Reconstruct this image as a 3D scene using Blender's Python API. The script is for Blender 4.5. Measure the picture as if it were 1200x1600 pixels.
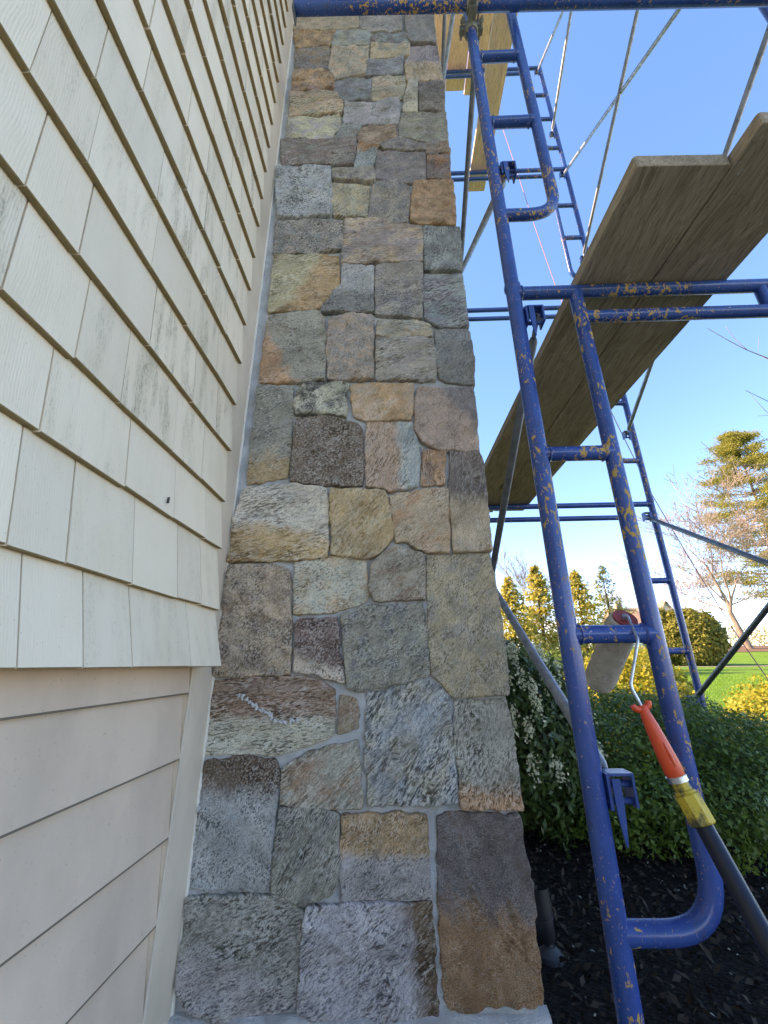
import bpy, bmesh, math, random
import numpy as np
from mathutils import Vector, Matrix, noise as mnoise

for o in list(bpy.data.objects):
    bpy.data.objects.remove(o)
scene = bpy.context.scene
COL = scene.collection
R = math.radians

# ------------------------------------------------------------------ camera
CAMZ = 0.81
PITCH, YAW, ROLL = R(20.35), R(1.4), R(-0.73)
F_PX, W_PX, H_PX = 642.0, 1200.0, 1600.0
cam_data = bpy.data.cameras.new('camera')
cam_data.sensor_fit = 'VERTICAL'
cam_data.sensor_height = 24.0
cam_data.lens = F_PX / H_PX * 24.0
cam_data.clip_start = 0.02
cam_data.clip_end = 1500.0
cam = bpy.data.objects.new('camera', cam_data)
COL.objects.link(cam)
CAM_ROT = Matrix.Rotation(YAW, 3, 'Z') @ Matrix.Rotation(math.pi / 2 + PITCH, 3, 'X') @ Matrix.Rotation(ROLL, 3, 'Z')
cam.matrix_world = Matrix.Translation((0, 0, CAMZ)) @ CAM_ROT.to_4x4()
scene.camera = cam

# ------------------------------------------------------------------ sky, sun, exposure
SUN_EL = R(37)
SUN_AZ = Vector((-1.0, 0.10))            # towards the sun: over the house, a little ahead
lon = math.atan2(SUN_AZ.y, SUN_AZ.x)
world = bpy.data.worlds.new('World')
scene.world = world
world.use_nodes = True
wn, wl = world.node_tree.nodes, world.node_tree.links
wn.clear()
w_out = wn.new('ShaderNodeOutputWorld')
w_bg = wn.new('ShaderNodeBackground')
w_sky = wn.new('ShaderNodeTexSky')
w_sky.sky_type = 'NISHITA'
w_sky.sun_disc = False
w_sky.sun_elevation = SUN_EL
w_sky.sun_rotation = math.pi / 2 - lon
w_sky.air_density = 0.75
w_sky.dust_density = 0.0
w_sky.altitude = 2200.0
w_sky.ozone_density = 3.0
w_bg.inputs['Strength'].default_value = 0.15
w_geo = wn.new('ShaderNodeTexCoord')
w_map = wn.new('ShaderNodeMapping')
w_map.inputs['Scale'].default_value = (5.0, 5.0, 16.0)
w_noise = wn.new('ShaderNodeTexNoise')
w_noise.inputs['Scale'].default_value = 1.3
w_noise.inputs['Detail'].default_value = 7.0
w_ramp = wn.new('ShaderNodeMapRange')
w_ramp.inputs['From Min'].default_value = 0.60
w_ramp.inputs['From Max'].default_value = 0.70
w_sep = wn.new('ShaderNodeSeparateXYZ')
w_low = wn.new('ShaderNodeMapRange')      # small fair-weather clouds only low over the horizon
w_low.inputs['From Min'].default_value = 0.17
w_low.inputs['From Max'].default_value = 0.08
w_mul = wn.new('ShaderNodeMath'); w_mul.operation = 'MULTIPLY'
w_mix = wn.new('ShaderNodeMix'); w_mix.data_type = 'RGBA'
w_mix.inputs[7].default_value = (2.6, 2.7, 2.9, 1)
wl.new(w_geo.outputs['Generated'], w_map.inputs['Vector'])
wl.new(w_map.outputs['Vector'], w_noise.inputs['Vector'])
wl.new(w_noise.outputs['Fac'], w_ramp.inputs['Value'])
wl.new(w_geo.outputs['Generated'], w_sep.inputs['Vector'])
wl.new(w_sep.outputs['Z'], w_low.inputs['Value'])
wl.new(w_ramp.outputs['Result'], w_mul.inputs[0])
wl.new(w_low.outputs['Result'], w_mul.inputs[1])
wl.new(w_mul.outputs[0], w_mix.inputs[0])
w_sat = wn.new('ShaderNodeHueSaturation')
w_sat.inputs['Saturation'].default_value = 1.30
w_sat.inputs['Value'].default_value = 1.17
w_gam = wn.new('ShaderNodeGamma')
w_gam.inputs['Gamma'].default_value = 0.86
wl.new(w_sky.outputs['Color'], w_gam.inputs['Color'])
wl.new(w_gam.outputs['Color'], w_sat.inputs['Color'])
wl.new(w_sat.outputs['Color'], w_mix.inputs[6])
wl.new(w_mix.outputs[2], w_bg.inputs['Color'])
wl.new(w_bg.outputs['Background'], w_out.inputs['Surface'])

sun_data = bpy.data.lights.new('sun', 'SUN')
sun_data.energy = 2.8
sun_data.angle = R(0.53)
sun_data.color = (1.0, 0.93, 0.80)
sun = bpy.data.objects.new('sun', sun_data)
COL.objects.link(sun)
to_sun = Vector((math.cos(SUN_EL) * math.cos(lon), math.cos(SUN_EL) * math.sin(lon), math.sin(SUN_EL)))
sun.rotation_euler = to_sun.to_track_quat('Z', 'Y').to_euler()
sun.location = to_sun * 30

scene.view_settings.view_transform = 'Standard'
scene.view_settings.look = 'None'
scene.view_settings.gamma = 1.0
scene.view_settings.exposure = 2.6
scene.view_settings.use_white_balance = True
scene.view_settings.white_balance_temperature = 10400
scene.view_settings.white_balance_tint = 31
scene.view_settings.use_curve_mapping = False
scene.render.engine = 'CYCLES'
scene.cycles.max_bounces = 8
scene.cycles.use_denoising = True

# ------------------------------------------------------------------ helpers
def ray(px, py):
    v = CAM_ROT @ Vector(((px - W_PX / 2) / F_PX, -(py - H_PX / 2) / F_PX, -1.0))
    return v
def on_y(px, py, y):
    v = ray(px, py); t = y / v.y
    return Vector((v.x * t, y, CAMZ + v.z * t))
def on_x(px, py, x):
    v = ray(px, py); t = x / v.x
    return Vector((x, v.y * t, CAMZ + v.z * t))

def lin(c):
    return tuple((x / 255 / 12.92) if x / 255 <= 0.04045 else ((x / 255 + 0.055) / 1.055) ** 2.4 for x in c)

def mesh_obj(name, verts, faces, mat=None, parent=None, smooth=True, loc=(0, 0, 0)):
    me = bpy.data.meshes.new(name)
    me.from_pydata([tuple(v) for v in verts], [], faces)
    if smooth:
        me.shade_smooth()
    me.update()
    if mat:
        me.materials.append(mat)
    o = bpy.data.objects.new(name, me)
    COL.objects.link(o)
    o.location = loc
    if parent:
        o.parent = parent
    return o
def empty(name, loc=(0, 0, 0)):
    o = bpy.data.objects.new(name, None)
    COL.objects.link(o)
    o.location = loc
    o.empty_display_size = 0.1
    return o
def tag(o, label=None, cat=None, group=None, kind=None):
    if label: o['label'] = label
    if cat: o['category'] = cat
    if group: o['group'] = group
    if kind: o['kind'] = kind
    return o
def copy_tree(o, parent=None):
    c = o.copy()
    COL.objects.link(c)
    c.parent = parent
    for ch in list(o.children):
        copy_tree(ch, c)
    return c

class MB:
    """collects boxes, tubes and lathes into one mesh"""
    def __init__(s):
        s.v, s.f = [], []
    def add(s, v, f):
        n = len(s.v)
        s.v += [tuple(p) for p in v]
        s.f += [tuple(i + n for i in q) for q in f]
        return s
    def box(s, a, b, m=None):
        x0, y0, z0 = a; x1, y1, z1 = b
        v = [(x0, y0, z0), (x1, y0, z0), (x1, y1, z0), (x0, y1, z0), (x0, y0, z1), (x1, y0, z1), (x1, y1, z1), (x0, y1, z1)]
        if m is not None:
            v = [m @ Vector(p) for p in v]
        return s.add(v, [(0, 3, 2, 1), (4, 5, 6, 7), (0, 1, 5, 4), (1, 2, 6, 5), (2, 3, 7, 6), (3, 0, 4, 7)])
    def tube(s, pts, r, n=16, caps=True, flat=None):
        pts = [Vector(p) for p in pts]
        rr = r if isinstance(r, (list, tuple)) else [r] * len(pts)
        k = len(pts)
        tang = []
        for i in range(k):
            a, b = pts[max(i - 1, 0)], pts[min(i + 1, k - 1)]
            tang.append((b - a).normalized())
        ref = Vector((0, 0, 1)) if abs(tang[0].z) < 0.9 else Vector((1, 0, 0))
        u = (ref - tang[0] * ref.dot(tang[0])).normalized()
        v = []
        for i in range(k):
            u = (u - tang[i] * u.dot(tang[i])).normalized()
            w = tang[i].cross(u)
            for j in range(n):
                a = 2 * math.pi * j / n
                v.append(pts[i] + (u * math.cos(a) + w * math.sin(a)) * rr[i])
        f = []
        for i in range(k - 1):
            for j in range(n):
                j2 = (j + 1) % n
                f.append((i * n + j, i * n + j2, (i + 1) * n + j2, (i + 1) * n + j))
        if caps:
            f.append(tuple(reversed(range(n))))
            f.append(tuple(range((k - 1) * n, k * n)))
        return s.add(v, f)
    def build(s, name, mat, parent=None, smooth=True, loc=(0, 0, 0), sharp=35):
        o = mesh_obj(name, s.v, s.f, mat, parent, smooth, loc)
        if smooth and sharp:
            sharpen(o.data, sharp)
        return o

def sharpen(me, deg):
    bm = bmesh.new(); bm.from_mesh(me)
    lim = R(deg)
    for e in bm.edges:
        if len(e.link_faces) == 2 and e.calc_face_angle(0) > lim:
            e.smooth = False
    bm.to_mesh(me); bm.free()

def bend(pts, rad, n=7):
    """round the corners of a polyline"""
    pts = [Vector(p) for p in pts]
    out = [pts[0]]
    for i in range(1, len(pts) - 1):
        a, b, c = pts[i - 1], pts[i], pts[i + 1]
        u, w = (a - b).normalized(), (c - b).normalized()
        p, q = b + u * rad, b + w * rad
        for k in range(n + 1):
            t = k / n
            out.append(p * (1 - t) ** 2 + b * 2 * t * (1 - t) + q * t * t)
    out.append(pts[-1])
    return out

# ------------------------------------------------------------------ material helper
class NT:
    def __init__(s, name):
        s.m = bpy.data.materials.new(name); s.m.use_nodes = True
        s.n, s.l = s.m.node_tree.nodes, s.m.node_tree.links
        s.bsdf = s.n['Principled BSDF']
    def node(s, t, **kw):
        x = s.n.new(t)
        for k, v in kw.items():
            setattr(x, k, v)
        return x
    def put(s, sock, val):
        if isinstance(val, bpy.types.NodeSocket):
            s.l.new(val, sock)
        elif isinstance(val, (tuple, list)) and len(val) == 3 and sock.type == 'RGBA':
            sock.default_value = (*val, 1)
        else:
            sock.default_value = val
    def math(s, op, a, b=None, c=None, clamp=False):
        x = s.node('ShaderNodeMath', operation=op, use_clamp=clamp)
        s.put(x.inputs[0], a)
        if b is not None: s.put(x.inputs[1], b)
        if c is not None: s.put(x.inputs[2], c)
        return x.outputs[0]
    def mix(s, fac, a, b, blend='MIX'):
        x = s.node('ShaderNodeMix', data_type='RGBA', blend_type=blend)
        s.put(x.inputs[0], fac); s.put(x.inputs[6], a); s.put(x.inputs[7], b)
        return x.outputs[2]
    def rng(s, v, a, b, c=0.0, d=1.0, smooth=False):
        x = s.node('ShaderNodeMapRange')
        if smooth: x.interpolation_type = 'SMOOTHSTEP'
        s.put(x.inputs['Value'], v)
        for k, q in zip(('From Min', 'From Max', 'To Min', 'To Max'), (a, b, c, d)):
            s.put(x.inputs[k], q)
        return x.outputs['Result']
    def noise(s, vec, scale, detail=4.0, rough=0.55, out='Fac', dist=0.0):
        x = s.node('ShaderNodeTexNoise')
        if vec is not None: s.l.new(vec, x.inputs['Vector'])
        x.inputs['Scale'].default_value = scale
        x.inputs['Detail'].default_value = detail
        x.inputs['Roughness'].default_value = rough
        x.inputs['Distortion'].default_value = dist
        return x.outputs[out]
    def voro(s, vec, scale, feature='F1', out='Distance', rand=1.0):
        x = s.node('ShaderNodeTexVoronoi', feature=feature)
        if vec is not None: s.l.new(vec, x.inputs['Vector'])
        x.inputs['Scale'].default_value = scale
        x.inputs['Randomness'].default_value = rand
        return x.outputs[out]
    def coord(s, kind='Object'):
        return s.node('ShaderNodeTexCoord').outputs[kind]
    def mapping(s, vec, scale=(1, 1, 1), rot=(0, 0, 0), loc=(0, 0, 0)):
        x = s.node('ShaderNodeMapping')
        s.l.new(vec, x.inputs['Vector'])
        x.inputs['Scale'].default_value = scale
        x.inputs['Rotation'].default_value = rot
        x.inputs['Location'].default_value = loc
        return x.outputs['Vector']
    def vadd(s, a, b):
        x = s.node('ShaderNodeVectorMath', operation='ADD')
        s.put(x.inputs[0], a); s.put(x.inputs[1], b)
        return x.outputs[0]
    def comb(s, x, y, z):
        c = s.node('ShaderNodeCombineXYZ')
        for k, v in zip('XYZ', (x, y, z)): s.put(c.inputs[k], v)
        return c.outputs[0]
    def sep(s, v):
        c = s.node('ShaderNodeSeparateXYZ'); s.l.new(v, c.inputs[0])
        return c.outputs
    def attr(s, name, out='Fac', kind='OBJECT'):
        x = s.node('ShaderNodeAttribute', attribute_type=kind, attribute_name=name)
        return x.outputs[out]
    def rand(s):
        return s.node('ShaderNodeObjectInfo').outputs['Random']
    def bump(s, h, strength=0.5, dist=0.003, prev=None):
        x = s.node('ShaderNodeBump')
        x.inputs['Strength'].default_value = strength
        x.inputs['Distance'].default_value = dist
        s.l.new(h, x.inputs['Height'])
        if prev is not None: s.l.new(prev, x.inputs['Normal'])
        return x.outputs[0]
    def done(s, color=None, rough=None, normal=None, metal=None, spec=None):
        for k, v in (('Base Color', color), ('Roughness', rough), ('Normal', normal), ('Metallic', metal), ('Specular IOR Level', spec)):
            if v is not None: s.put(s.bsdf.inputs[k], v)
        return s.m

MAT = {}
def m_stone():
    t = NT('gneiss_stone')
    P = t.coord('Object')
    rnd = t.rand()
    x, y, z = t.sep(P)
    xx = t.math('ADD', x, y)
    ang = t.attr('streak')
    ca, sa = t.math('COSINE', ang), t.math('SINE', ang)
    off = t.math('MULTIPLY', rnd, 37.0)
    u = t.math('ADD', t.math('ADD', t.math('MULTIPLY', xx, ca), t.math('MULTIPLY', z, sa)), off)
    v = t.math('ADD', t.math('SUBTRACT', t.math('MULTIPLY', z, ca), t.math('MULTIPLY', xx, sa)), off)
    gr_ = t.attr('grain')
    Q = t.comb(t.math('MULTIPLY', t.math('MULTIPLY', u, gr_), t.attr('draw')), t.math('MULTIPLY', v, gr_), off)
    wob = t.noise(Q, 11, 2.0, 0.5, out='Color')
    wv = t.node('ShaderNodeVectorMath', operation='SCALE'); t.l.new(wob, wv.inputs[0]); wv.inputs[3].default_value = 0.016
    Qw = t.vadd(Q, wv.outputs[0])
    st1 = t.noise(t.mapping(Qw, (92, 250, 130)), 1.0, 7.0, 0.74)    # mineral speckle, slightly drawn out
    cell = t.sep(t.voro(t.mapping(Qw, (150, 300, 200)), 1.0, out='Color'))[0]
    st1 = t.math('MULTIPLY_ADD', t.math('SUBTRACT', cell, 0.5), 0.12, st1)
    st2 = t.noise(t.mapping(Qw, (16, 58, 20)), 1.0, 6.0, 0.70)       # foliation bands
    st3 = t.noise(t.mapping(Qw, (420, 520, 450)), 1.0, 3.0, 0.7)     # grain
    vn = t.noise(t.mapping(Qw, (20, 70, 20)), 1.0, 4.0, 0.62)
    vein = t.rng(t.math('ABSOLUTE', t.math('SUBTRACT', vn, 0.52)), 0.0, 0.022, 1.0, 0.0)
    big = t.noise(Q, 11, 3.0, 0.6)
    # two colours, divided by a ragged line or just cloudy
    d = t.math('ADD', t.math('MULTIPLY', xx, t.attr('split_x')), t.math('MULTIPLY', z, t.attr('split_z')))
    d = t.math('SUBTRACT', d, t.attr('split_off'))
    nz = t.math('MULTIPLY', t.math('SUBTRACT', t.noise(Qw, 16, 5.0, 0.62), 0.5), t.attr('split_noise'))
    msk = t.math('MULTIPLY_ADD', t.math('ADD', d, nz), 3.4, 0.5, clamp=True)
    base = t.mix(msk, t.attr('col_a', 'Color'), t.attr('col_b', 'Color'))
    bw = t.node('ShaderNodeRGBToBW'); t.l.new(base, bw.inputs[0])
    base = t.mix(0.16, base, t.comb(bw.outputs[0], bw.outputs[0], bw.outputs[0]))
    tone = t.rng(big, 0.28, 0.72, 1.65, 3.0)
    base = t.mix(1.0, base, t.comb(t.math('MULTIPLY', tone, 1.10), tone, t.math('MULTIPLY', tone, 0.90)), 'MULTIPLY')
    fl = t.math('MULTIPLY', t.attr('fleck'), t.rng(t.noise(Qw, 13, 3.0, 0.6), 0.34, 0.64, 0.35, 1.35))
    lightm = t.math('MULTIPLY', t.rng(st1, 0.515, 0.59, 0, 1), t.math('MULTIPLY', fl, 1.1), clamp=True)
    darkm = t.math('MULTIPLY', t.rng(st1, 0.485, 0.41, 0, 1), t.math('MULTIPLY', fl, 1.05), clamp=True)
    bandm = t.math('MULTIPLY', t.rng(st2, 0.52, 0.64, 0, 1, True), t.math('MULTIPLY', fl, 0.55), clamp=True)
    bandd = t.math('MULTIPLY', t.rng(st2, 0.48, 0.36, 0, 1, True), t.math('MULTIPLY', fl, 0.75), clamp=True)
    veinm = t.math('MULTIPLY', vein, t.math('MULTIPLY', fl, t.rng(big, 0.45, 0.62, 0.0, 0.62)), clamp=True)
    hi = t.mix(0.56, base, (0.82, 0.76, 0.66))
    lo = t.mix(1.0, base, (0.24, 0.22, 0.205), 'MULTIPLY')
    c = t.mix(bandd, base, lo)
    c = t.mix(bandm, c, hi)
    c = t.mix(veinm, c, hi)
    c = t.mix(darkm, c, lo)
    c = t.mix(lightm, c, hi)
    # iron stain blotches
    rust = t.math('MULTIPLY', t.rng(t.noise(Qw, 9, 5.0, 0.65), 0.57, 0.70, 0, 1, True), t.attr('rust'), clamp=True)
    c = t.mix(rust, c, t.mix(st2, (0.16, 0.078, 0.036), (0.34, 0.185, 0.085)))
    gr = t.rng(st3, 0.35, 0.65, 0.66, 1.34)
    c = t.mix(1.0, c, t.comb(gr, gr, gr), 'MULTIPLY')
    h = t.math('ADD', t.math('MULTIPLY', st2, 1.0), t.math('ADD', t.math('MULTIPLY', st1, 1.1), t.math('MULTIPLY', st3, 0.4)))
    n = t.bump(h, 1.0, 0.0065)
    return t.done(c, 0.86, n, spec=0.25)
def m_mortar():
    t = NT('mortar')
    P = t.coord('Object')
    a = t.noise(P, 14, 5, 0.6); b = t.noise(P, 260, 3, 0.6)
    c = t.mix(t.rng(a, 0.3, 0.7), (0.56, 0.55, 0.53), (0.80, 0.79, 0.76))
    c = t.mix(t.rng(b, 0.55, 0.75, 0, 0.35), c, (0.18, 0.18, 0.18))
    st = t.noise(P, 5, 4, 0.65)
    c = t.mix(t.rng(st, 0.52, 0.68, 0, 0.55), c, (0.30, 0.27, 0.23))
    e = t.noise(P, 420, 3, 0.7)
    return t.done(c, 0.95, t.bump(t.math('ADD', t.math('MULTIPLY', a, 0.6), t.math('ADD', b, e)), 1.0, 0.006), spec=0.15)
def m_shingle():
    t = NT('painted_cedar_shingle')
    P = t.coord('Object'); rnd = t.rand()
    off = t.math('MULTIPLY', rnd, 61.0)
    P2 = t.vadd(P, t.comb(off, off, off))
    grain = t.noise(t.mapping(P2, (150, 150, 9)), 1.0, 4, 0.6)
    fine = t.noise(t.mapping(P2, (420, 420, 70)), 1.0, 3, 0.6)
    cloud = t.noise(t.mapping(P2, (9, 9, 5)), 1.0, 4, 0.55)
    ring = t.node('ShaderNodeTexWave', wave_type='BANDS', bands_direction='Y')
    t.l.new(t.vadd(t.mapping(P2, (30, 30, 5)), t.noise(P2, 6, 2, 0.5, out='Color')), ring.inputs['Vector'])
    ring.inputs['Scale'].default_value = 2.2; ring.inputs['Distortion'].default_value = 4.0
    c = t.mix(t.rng(cloud, 0.3, 0.7), (0.86, 0.685, 0.49), (0.92, 0.75, 0.56))
    tint = t.rng(t.math('FRACT', t.math('MULTIPLY', rnd, 7.31)), 0, 1, 0.91, 1.05)
    c = t.mix(1.0, c, t.comb(tint, tint, tint), 'MULTIPLY')
    # mildew: more on some shingles than on others, in ragged upright streaks
    wthr = t.attr('wear')
    patch = t.rng(t.noise(t.mapping(P2, (30, 30, 4)), 1.0, 4, 0.6), 0.43, 0.68, 0, 1, True)
    speck = t.rng(t.noise(t.mapping(P2, (260, 260, 70)), 1.0, 4, 0.75), 0.48, 0.64, 0, 1, True)
    mil = t.math('MULTIPLY', t.math('MULTIPLY', patch, speck), wthr, clamp=True)
    c = t.mix(mil, c, (0.17, 0.135, 0.085))
    veil = t.math('MULTIPLY', t.math('MULTIPLY', patch, wthr), 0.45, clamp=True)
    c = t.mix(veil, c, (0.42, 0.33, 0.21))
    rg = t.math('MULTIPLY', t.rng(ring.outputs['Fac'], 0.62, 0.95), t.math('MULTIPLY', wthr, 0.30), clamp=True)
    c = t.mix(rg, c, (0.40, 0.33, 0.22))
    c = t.mix(t.rng(t.noise(P2, 300, 1, 0.5), 0.73, 0.78, 0, 0.45), c, (0.16, 0.13, 0.09))
    h = t.math('ADD', grain, t.math('ADD', t.math('MULTIPLY', fine, 0.5), t.math('MULTIPLY', ring.outputs['Fac'], 0.25)))
    return t.done(c, 0.62, t.bump(h, 0.35, 0.0016), spec=0.35)
def m_butt():
    t = NT('bare_shingle_end_grain')
    P = t.coord('Object')
    n = t.noise(t.mapping(P, (300, 90, 300)), 1.0, 4, 0.6)
    c = t.mix(n, (0.20, 0.13, 0.06), (0.40, 0.28, 0.145))
    return t.done(c, 0.85, t.bump(n, 0.5, 0.002), spec=0.2)
def m_paint(name, col, dirt=0.2, rough=0.5):
    t = NT(name)
    P = t.coord('Object')
    a = t.noise(t.mapping(P, (5, 5, 3)), 1.0, 5, 0.6); b = t.noise(P, 160, 3, 0.6)
    dk = tuple(x * 0.74 for x in col)
    c = t.mix(t.rng(a, 0.35, 0.75, 0, 1), col, dk)
    c = t.mix(t.rng(t.noise(P, 210, 1, 0.5), 0.72, 0.77, 0, dirt), c, (0.14, 0.11, 0.08))
    lines = t.noise(t.mapping(P, (40, 6, 300)), 1.0, 3, 0.6)
    return t.done(c, rough, t.bump(t.math('ADD', b, lines), 0.12, 0.001), spec=0.4)
def m_blue():
    t = NT('chipped_blue_enamel')
    P = t.node('ShaderNodeNewGeometry').outputs['Position']
    Pm = t.mapping(P, (1, 1, 0.5))
    big = t.noise(P, 2.6, 3, 0.6)
    n1 = t.noise(Pm, 66, 7, 0.68, dist=0.5)
    thr = t.rng(big, 0.40, 0.62, 0.71, 0.54)
    dchip = t.math('SUBTRACT', n1, thr)
    chip = t.rng(dchip, 0.0, 0.012)
    small = t.rng(t.noise(Pm, 190, 3, 0.6), 0.66, 0.68)
    chip = t.math('MAXIMUM', chip, t.math('MULTIPLY', small, t.rng(big, 0.35, 0.6)))
    bare = t.mix(t.noise(P, 120, 4, 0.6), (0.42, 0.215, 0.045), (0.66, 0.385, 0.11))
    scuff = t.rng(t.noise(Pm, 28, 6, 0.7), 0.57, 0.68, 0, 0.7)
    blue = t.mix(t.rng(t.noise(P, 5, 4, 0.6), 0.3, 0.7), (0.005, 0.048, 0.19), (0.013, 0.085, 0.30))
    blue = t.mix(scuff, blue, (0.035, 0.045, 0.075))
    dust = t.rng(t.noise(P, 150, 4, 0.65), 0.64, 0.76, 0, 0.14)
    blue = t.mix(dust, blue, (0.21, 0.25, 0.34))
    spl = t.rng(t.noise(P, 75, 3, 0.5), 0.72, 0.735, 0, 0.7)
    blue = t.mix(spl, blue, (0.42, 0.42, 0.40))
    c = t.mix(chip, blue, bare)
    rough = t.mix(chip, t.mix(t.noise(P, 40, 4), (0.13,) * 3, (0.34,) * 3), (0.8,) * 3)
    h = t.math('SUBTRACT', t.math('MULTIPLY', t.noise(P, 90, 4), 0.35), t.math('MULTIPLY', chip, 0.9))
    return t.done(c, rough, t.bump(h, 0.4, 0.0012), spec=0.5)
def m_galv(name='galvanised_steel', col=(0.33, 0.345, 0.36), metal=0.65, rough=0.42):
    t = NT(name)
    P = t.coord('Object')
    n = t.noise(P, 30, 5, 0.6); f = t.noise(P, 200, 3, 0.6)
    c = t.mix(t.rng(n, 0.3, 0.7), tuple(x * 0.65 for x in col), tuple(min(1, x * 1.2) for x in col))
    c = t.mix(t.rng(f, 0.62, 0.72, 0, 0.5), c, (0.16, 0.11, 0.07))
    return t.done(c, t.rng(n, 0.3, 0.7, rough + 0.15, rough - 0.05), t.bump(f, 0.25, 0.001), metal=metal)
def m_wood(name, a, b, dirt):
    t = NT(name)
    P = t.coord('Object'); off = t.math('MULTIPLY', t.rand(), 23.0)
    P2 = t.vadd(P, t.comb(off, off, off))
    w = t.noise(P2, 2.2, 2, 0.5, out='Color')
    sc = t.node('ShaderNodeVectorMath', operation='SCALE'); t.l.new(w, sc.inputs[0]); sc.inputs[3].default_value = 0.10
    Pw = t.vadd(P2, sc.outputs[0])
    g1 = t.noise(t.mapping(Pw, (85, 1.6, 85)), 1.0, 5, 0.7)
    g2 = t.noise(t.mapping(Pw, (330, 10, 330)), 1.0, 3, 0.6)
    cl = t.noise(t.mapping(P2, (9, 3, 9)), 1.0, 4, 0.6)
    c = t.mix(t.rng(g1, 0.33, 0.67), a, b)
    c = t.mix(t.rng(g2, 0.50, 0.36, 0, 0.7), c, tuple(x * 0.42 for x in a))
    c = t.mix(t.rng(cl, 0.52, 0.72, 0, dirt), c, tuple(x * 0.45 for x in a))
    kn = t.voro(t.mapping(P2, (7, 1.7, 7)), 1.0)
    c = t.mix(t.rng(kn, 0.17, 0.09, 0, 0.8), c, (0.085, 0.05, 0.025))
    c = t.mix(t.rng(t.noise(P2, 26, 4, 0.65), 0.66, 0.70, 0, dirt * 0.7), c, (0.52, 0.49, 0.44))
    return t.done(c, 0.82, t.bump(t.math('ADD', g1, t.math('MULTIPLY', g2, 0.6)), 0.5, 0.003), spec=0.2)
def m_plain(name, col, rough=0.5, spec=0.5, metal=0.0, bump=0.1, var=0.2, scale=60):
    t = NT(name)
    P = t.coord('Object'); n = t.noise(P, scale, 4, 0.6)
    c = t.mix(n, tuple(x * (1 - var) for x in col), tuple(min(1, x * (1 + var)) for x in col))
    return t.done(c, rough, t.bump(n, bump, 0.002), spec=spec, metal=metal)
def m_leaf(name, a, b, trans=0.35, rough=0.5, spec=0.35):
    t = NT(name)
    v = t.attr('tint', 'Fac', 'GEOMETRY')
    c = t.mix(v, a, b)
    t.done(c, rough, spec=spec)
    tr = t.node('ShaderNodeBsdfTranslucent')
    t.put(tr.inputs['Color'], t.mix(0.5, c, tuple(min(1, x * 1.6) for x in b)))
    mx = t.node('ShaderNodeMixShader'); mx.inputs[0].default_value = trans
    t.l.new(t.bsdf.outputs[0], mx.inputs[1]); t.l.new(tr.outputs[0], mx.inputs[2])
    t.l.new(mx.outputs[0], t.n['Material Output'].inputs['Surface'])
    return t.m

MAT['stone'] = m_stone(); MAT['mortar'] = m_mortar()
MAT['shingle'] = m_shingle(); MAT['butt'] = m_butt()
MAT['clap'] = m_paint('taupe_clapboard_paint', (0.78, 0.575, 0.43), 0.35)
MAT['trim'] = m_paint('taupe_trim_paint', (0.82, 0.65, 0.49), 0.3)
MAT['blue'] = m_blue(); MAT['galv'] = m_galv()
MAT['darksteel'] = m_galv('weathered_steel', (0.16, 0.165, 0.17), 0.5, 0.45)
MAT['castclamp'] = m_galv('cast_clamp_steel', (0.30, 0.28, 0.22), 0.6, 0.5)
MAT['oldwood'] = m_wood('weathered_plank_wood', (0.31, 0.215, 0.14), (0.50, 0.37, 0.255), 0.55)
MAT['newwood'] = m_wood('fresh_pine_plank', (0.80, 0.50, 0.37), (0.92, 0.66, 0.50), 0.25)

# ================================================================== GROUND
def ground_z(x, y):
    def ss(a, b, v):
        t = min(1, max(0, (v - a) / (b - a))); return t * t * (3 - 2 * t)
    z = 0.45 * ss(5, 25, y) + 1.75 * ss(27, 48, y) + 1.5 * ss(60, 160, y)
    return z + 0.05 * (mnoise.noise(Vector((x * .11, y * .11, 3))) ) * ss(6, 15, y)
def strip(name, xs, ys, mat, dz, kind='structure', wob=0.0):
    v, f = [], []
    for j, y in enumerate(ys):
        for i, x in enumerate(xs):
            xx, yy = x, y
            if wob and (j in (0, len(ys) - 1)): yy += wob * mnoise.noise(Vector((x * 1.3, y, 9)))
            if wob and (i in (0, len(xs) - 1)): xx += wob * mnoise.noise(Vector((x, y * 1.3, 5)))
            v.append((xx, yy, ground_z(xx, yy) + dz))
    n = len(xs)
    for j in range(len(ys) - 1):
        for i in range(n - 1):
            a = j * n + i
            f.append((a, a + 1, a + n + 1, a + n))
    return tag(mesh_obj(name, v, f, mat), kind=kind)

def m_lawn():
    t = NT('lawn_turf')
    P = t.node('ShaderNodeNewGeometry').outputs['Position']
    a = t.noise(P, 0.6, 5, 0.6); b = t.noise(P, 22, 4, 0.65); e = t.noise(t.mapping(P, (90, 90, 90)), 1, 3, 0.6)
    c = t.mix(t.rng(a, 0.3, 0.7), (0.06, 0.17, 0.016), (0.11, 0.25, 0.03))
    c = t.mix(t.rng(b, 0.4, 0.7, 0, 0.6), c, (0.16, 0.30, 0.045))
    c = t.mix(t.rng(e, 0.5, 0.3, 0, 0.6), c, (0.035, 0.075, 0.012))
    return t.done(c, 0.9, t.bump(t.math('ADD', b, e), 0.9, 0.04), spec=0.15)
def m_mulch():
    t = NT('dark_bark_mulch')
    P = t.node('ShaderNodeNewGeometry').outputs['Position']
    a = t.noise(P, 9, 5, 0.65); v = t.voro(t.mapping(P, (1, 1.7, 1)), 55)
    c = t.mix(t.rng(a, 0.3, 0.7), (0.011, 0.008, 0.007), (0.026, 0.019, 0.015))
    c = t.mix(t.rng(v, 0.1, 0.5, 0.5, 0), c, (0.035, 0.026, 0.02))
    return t.done(c, 0.95, t.bump(t.math('ADD', a, v), 1.0, 0.02), spec=0.15)
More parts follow.
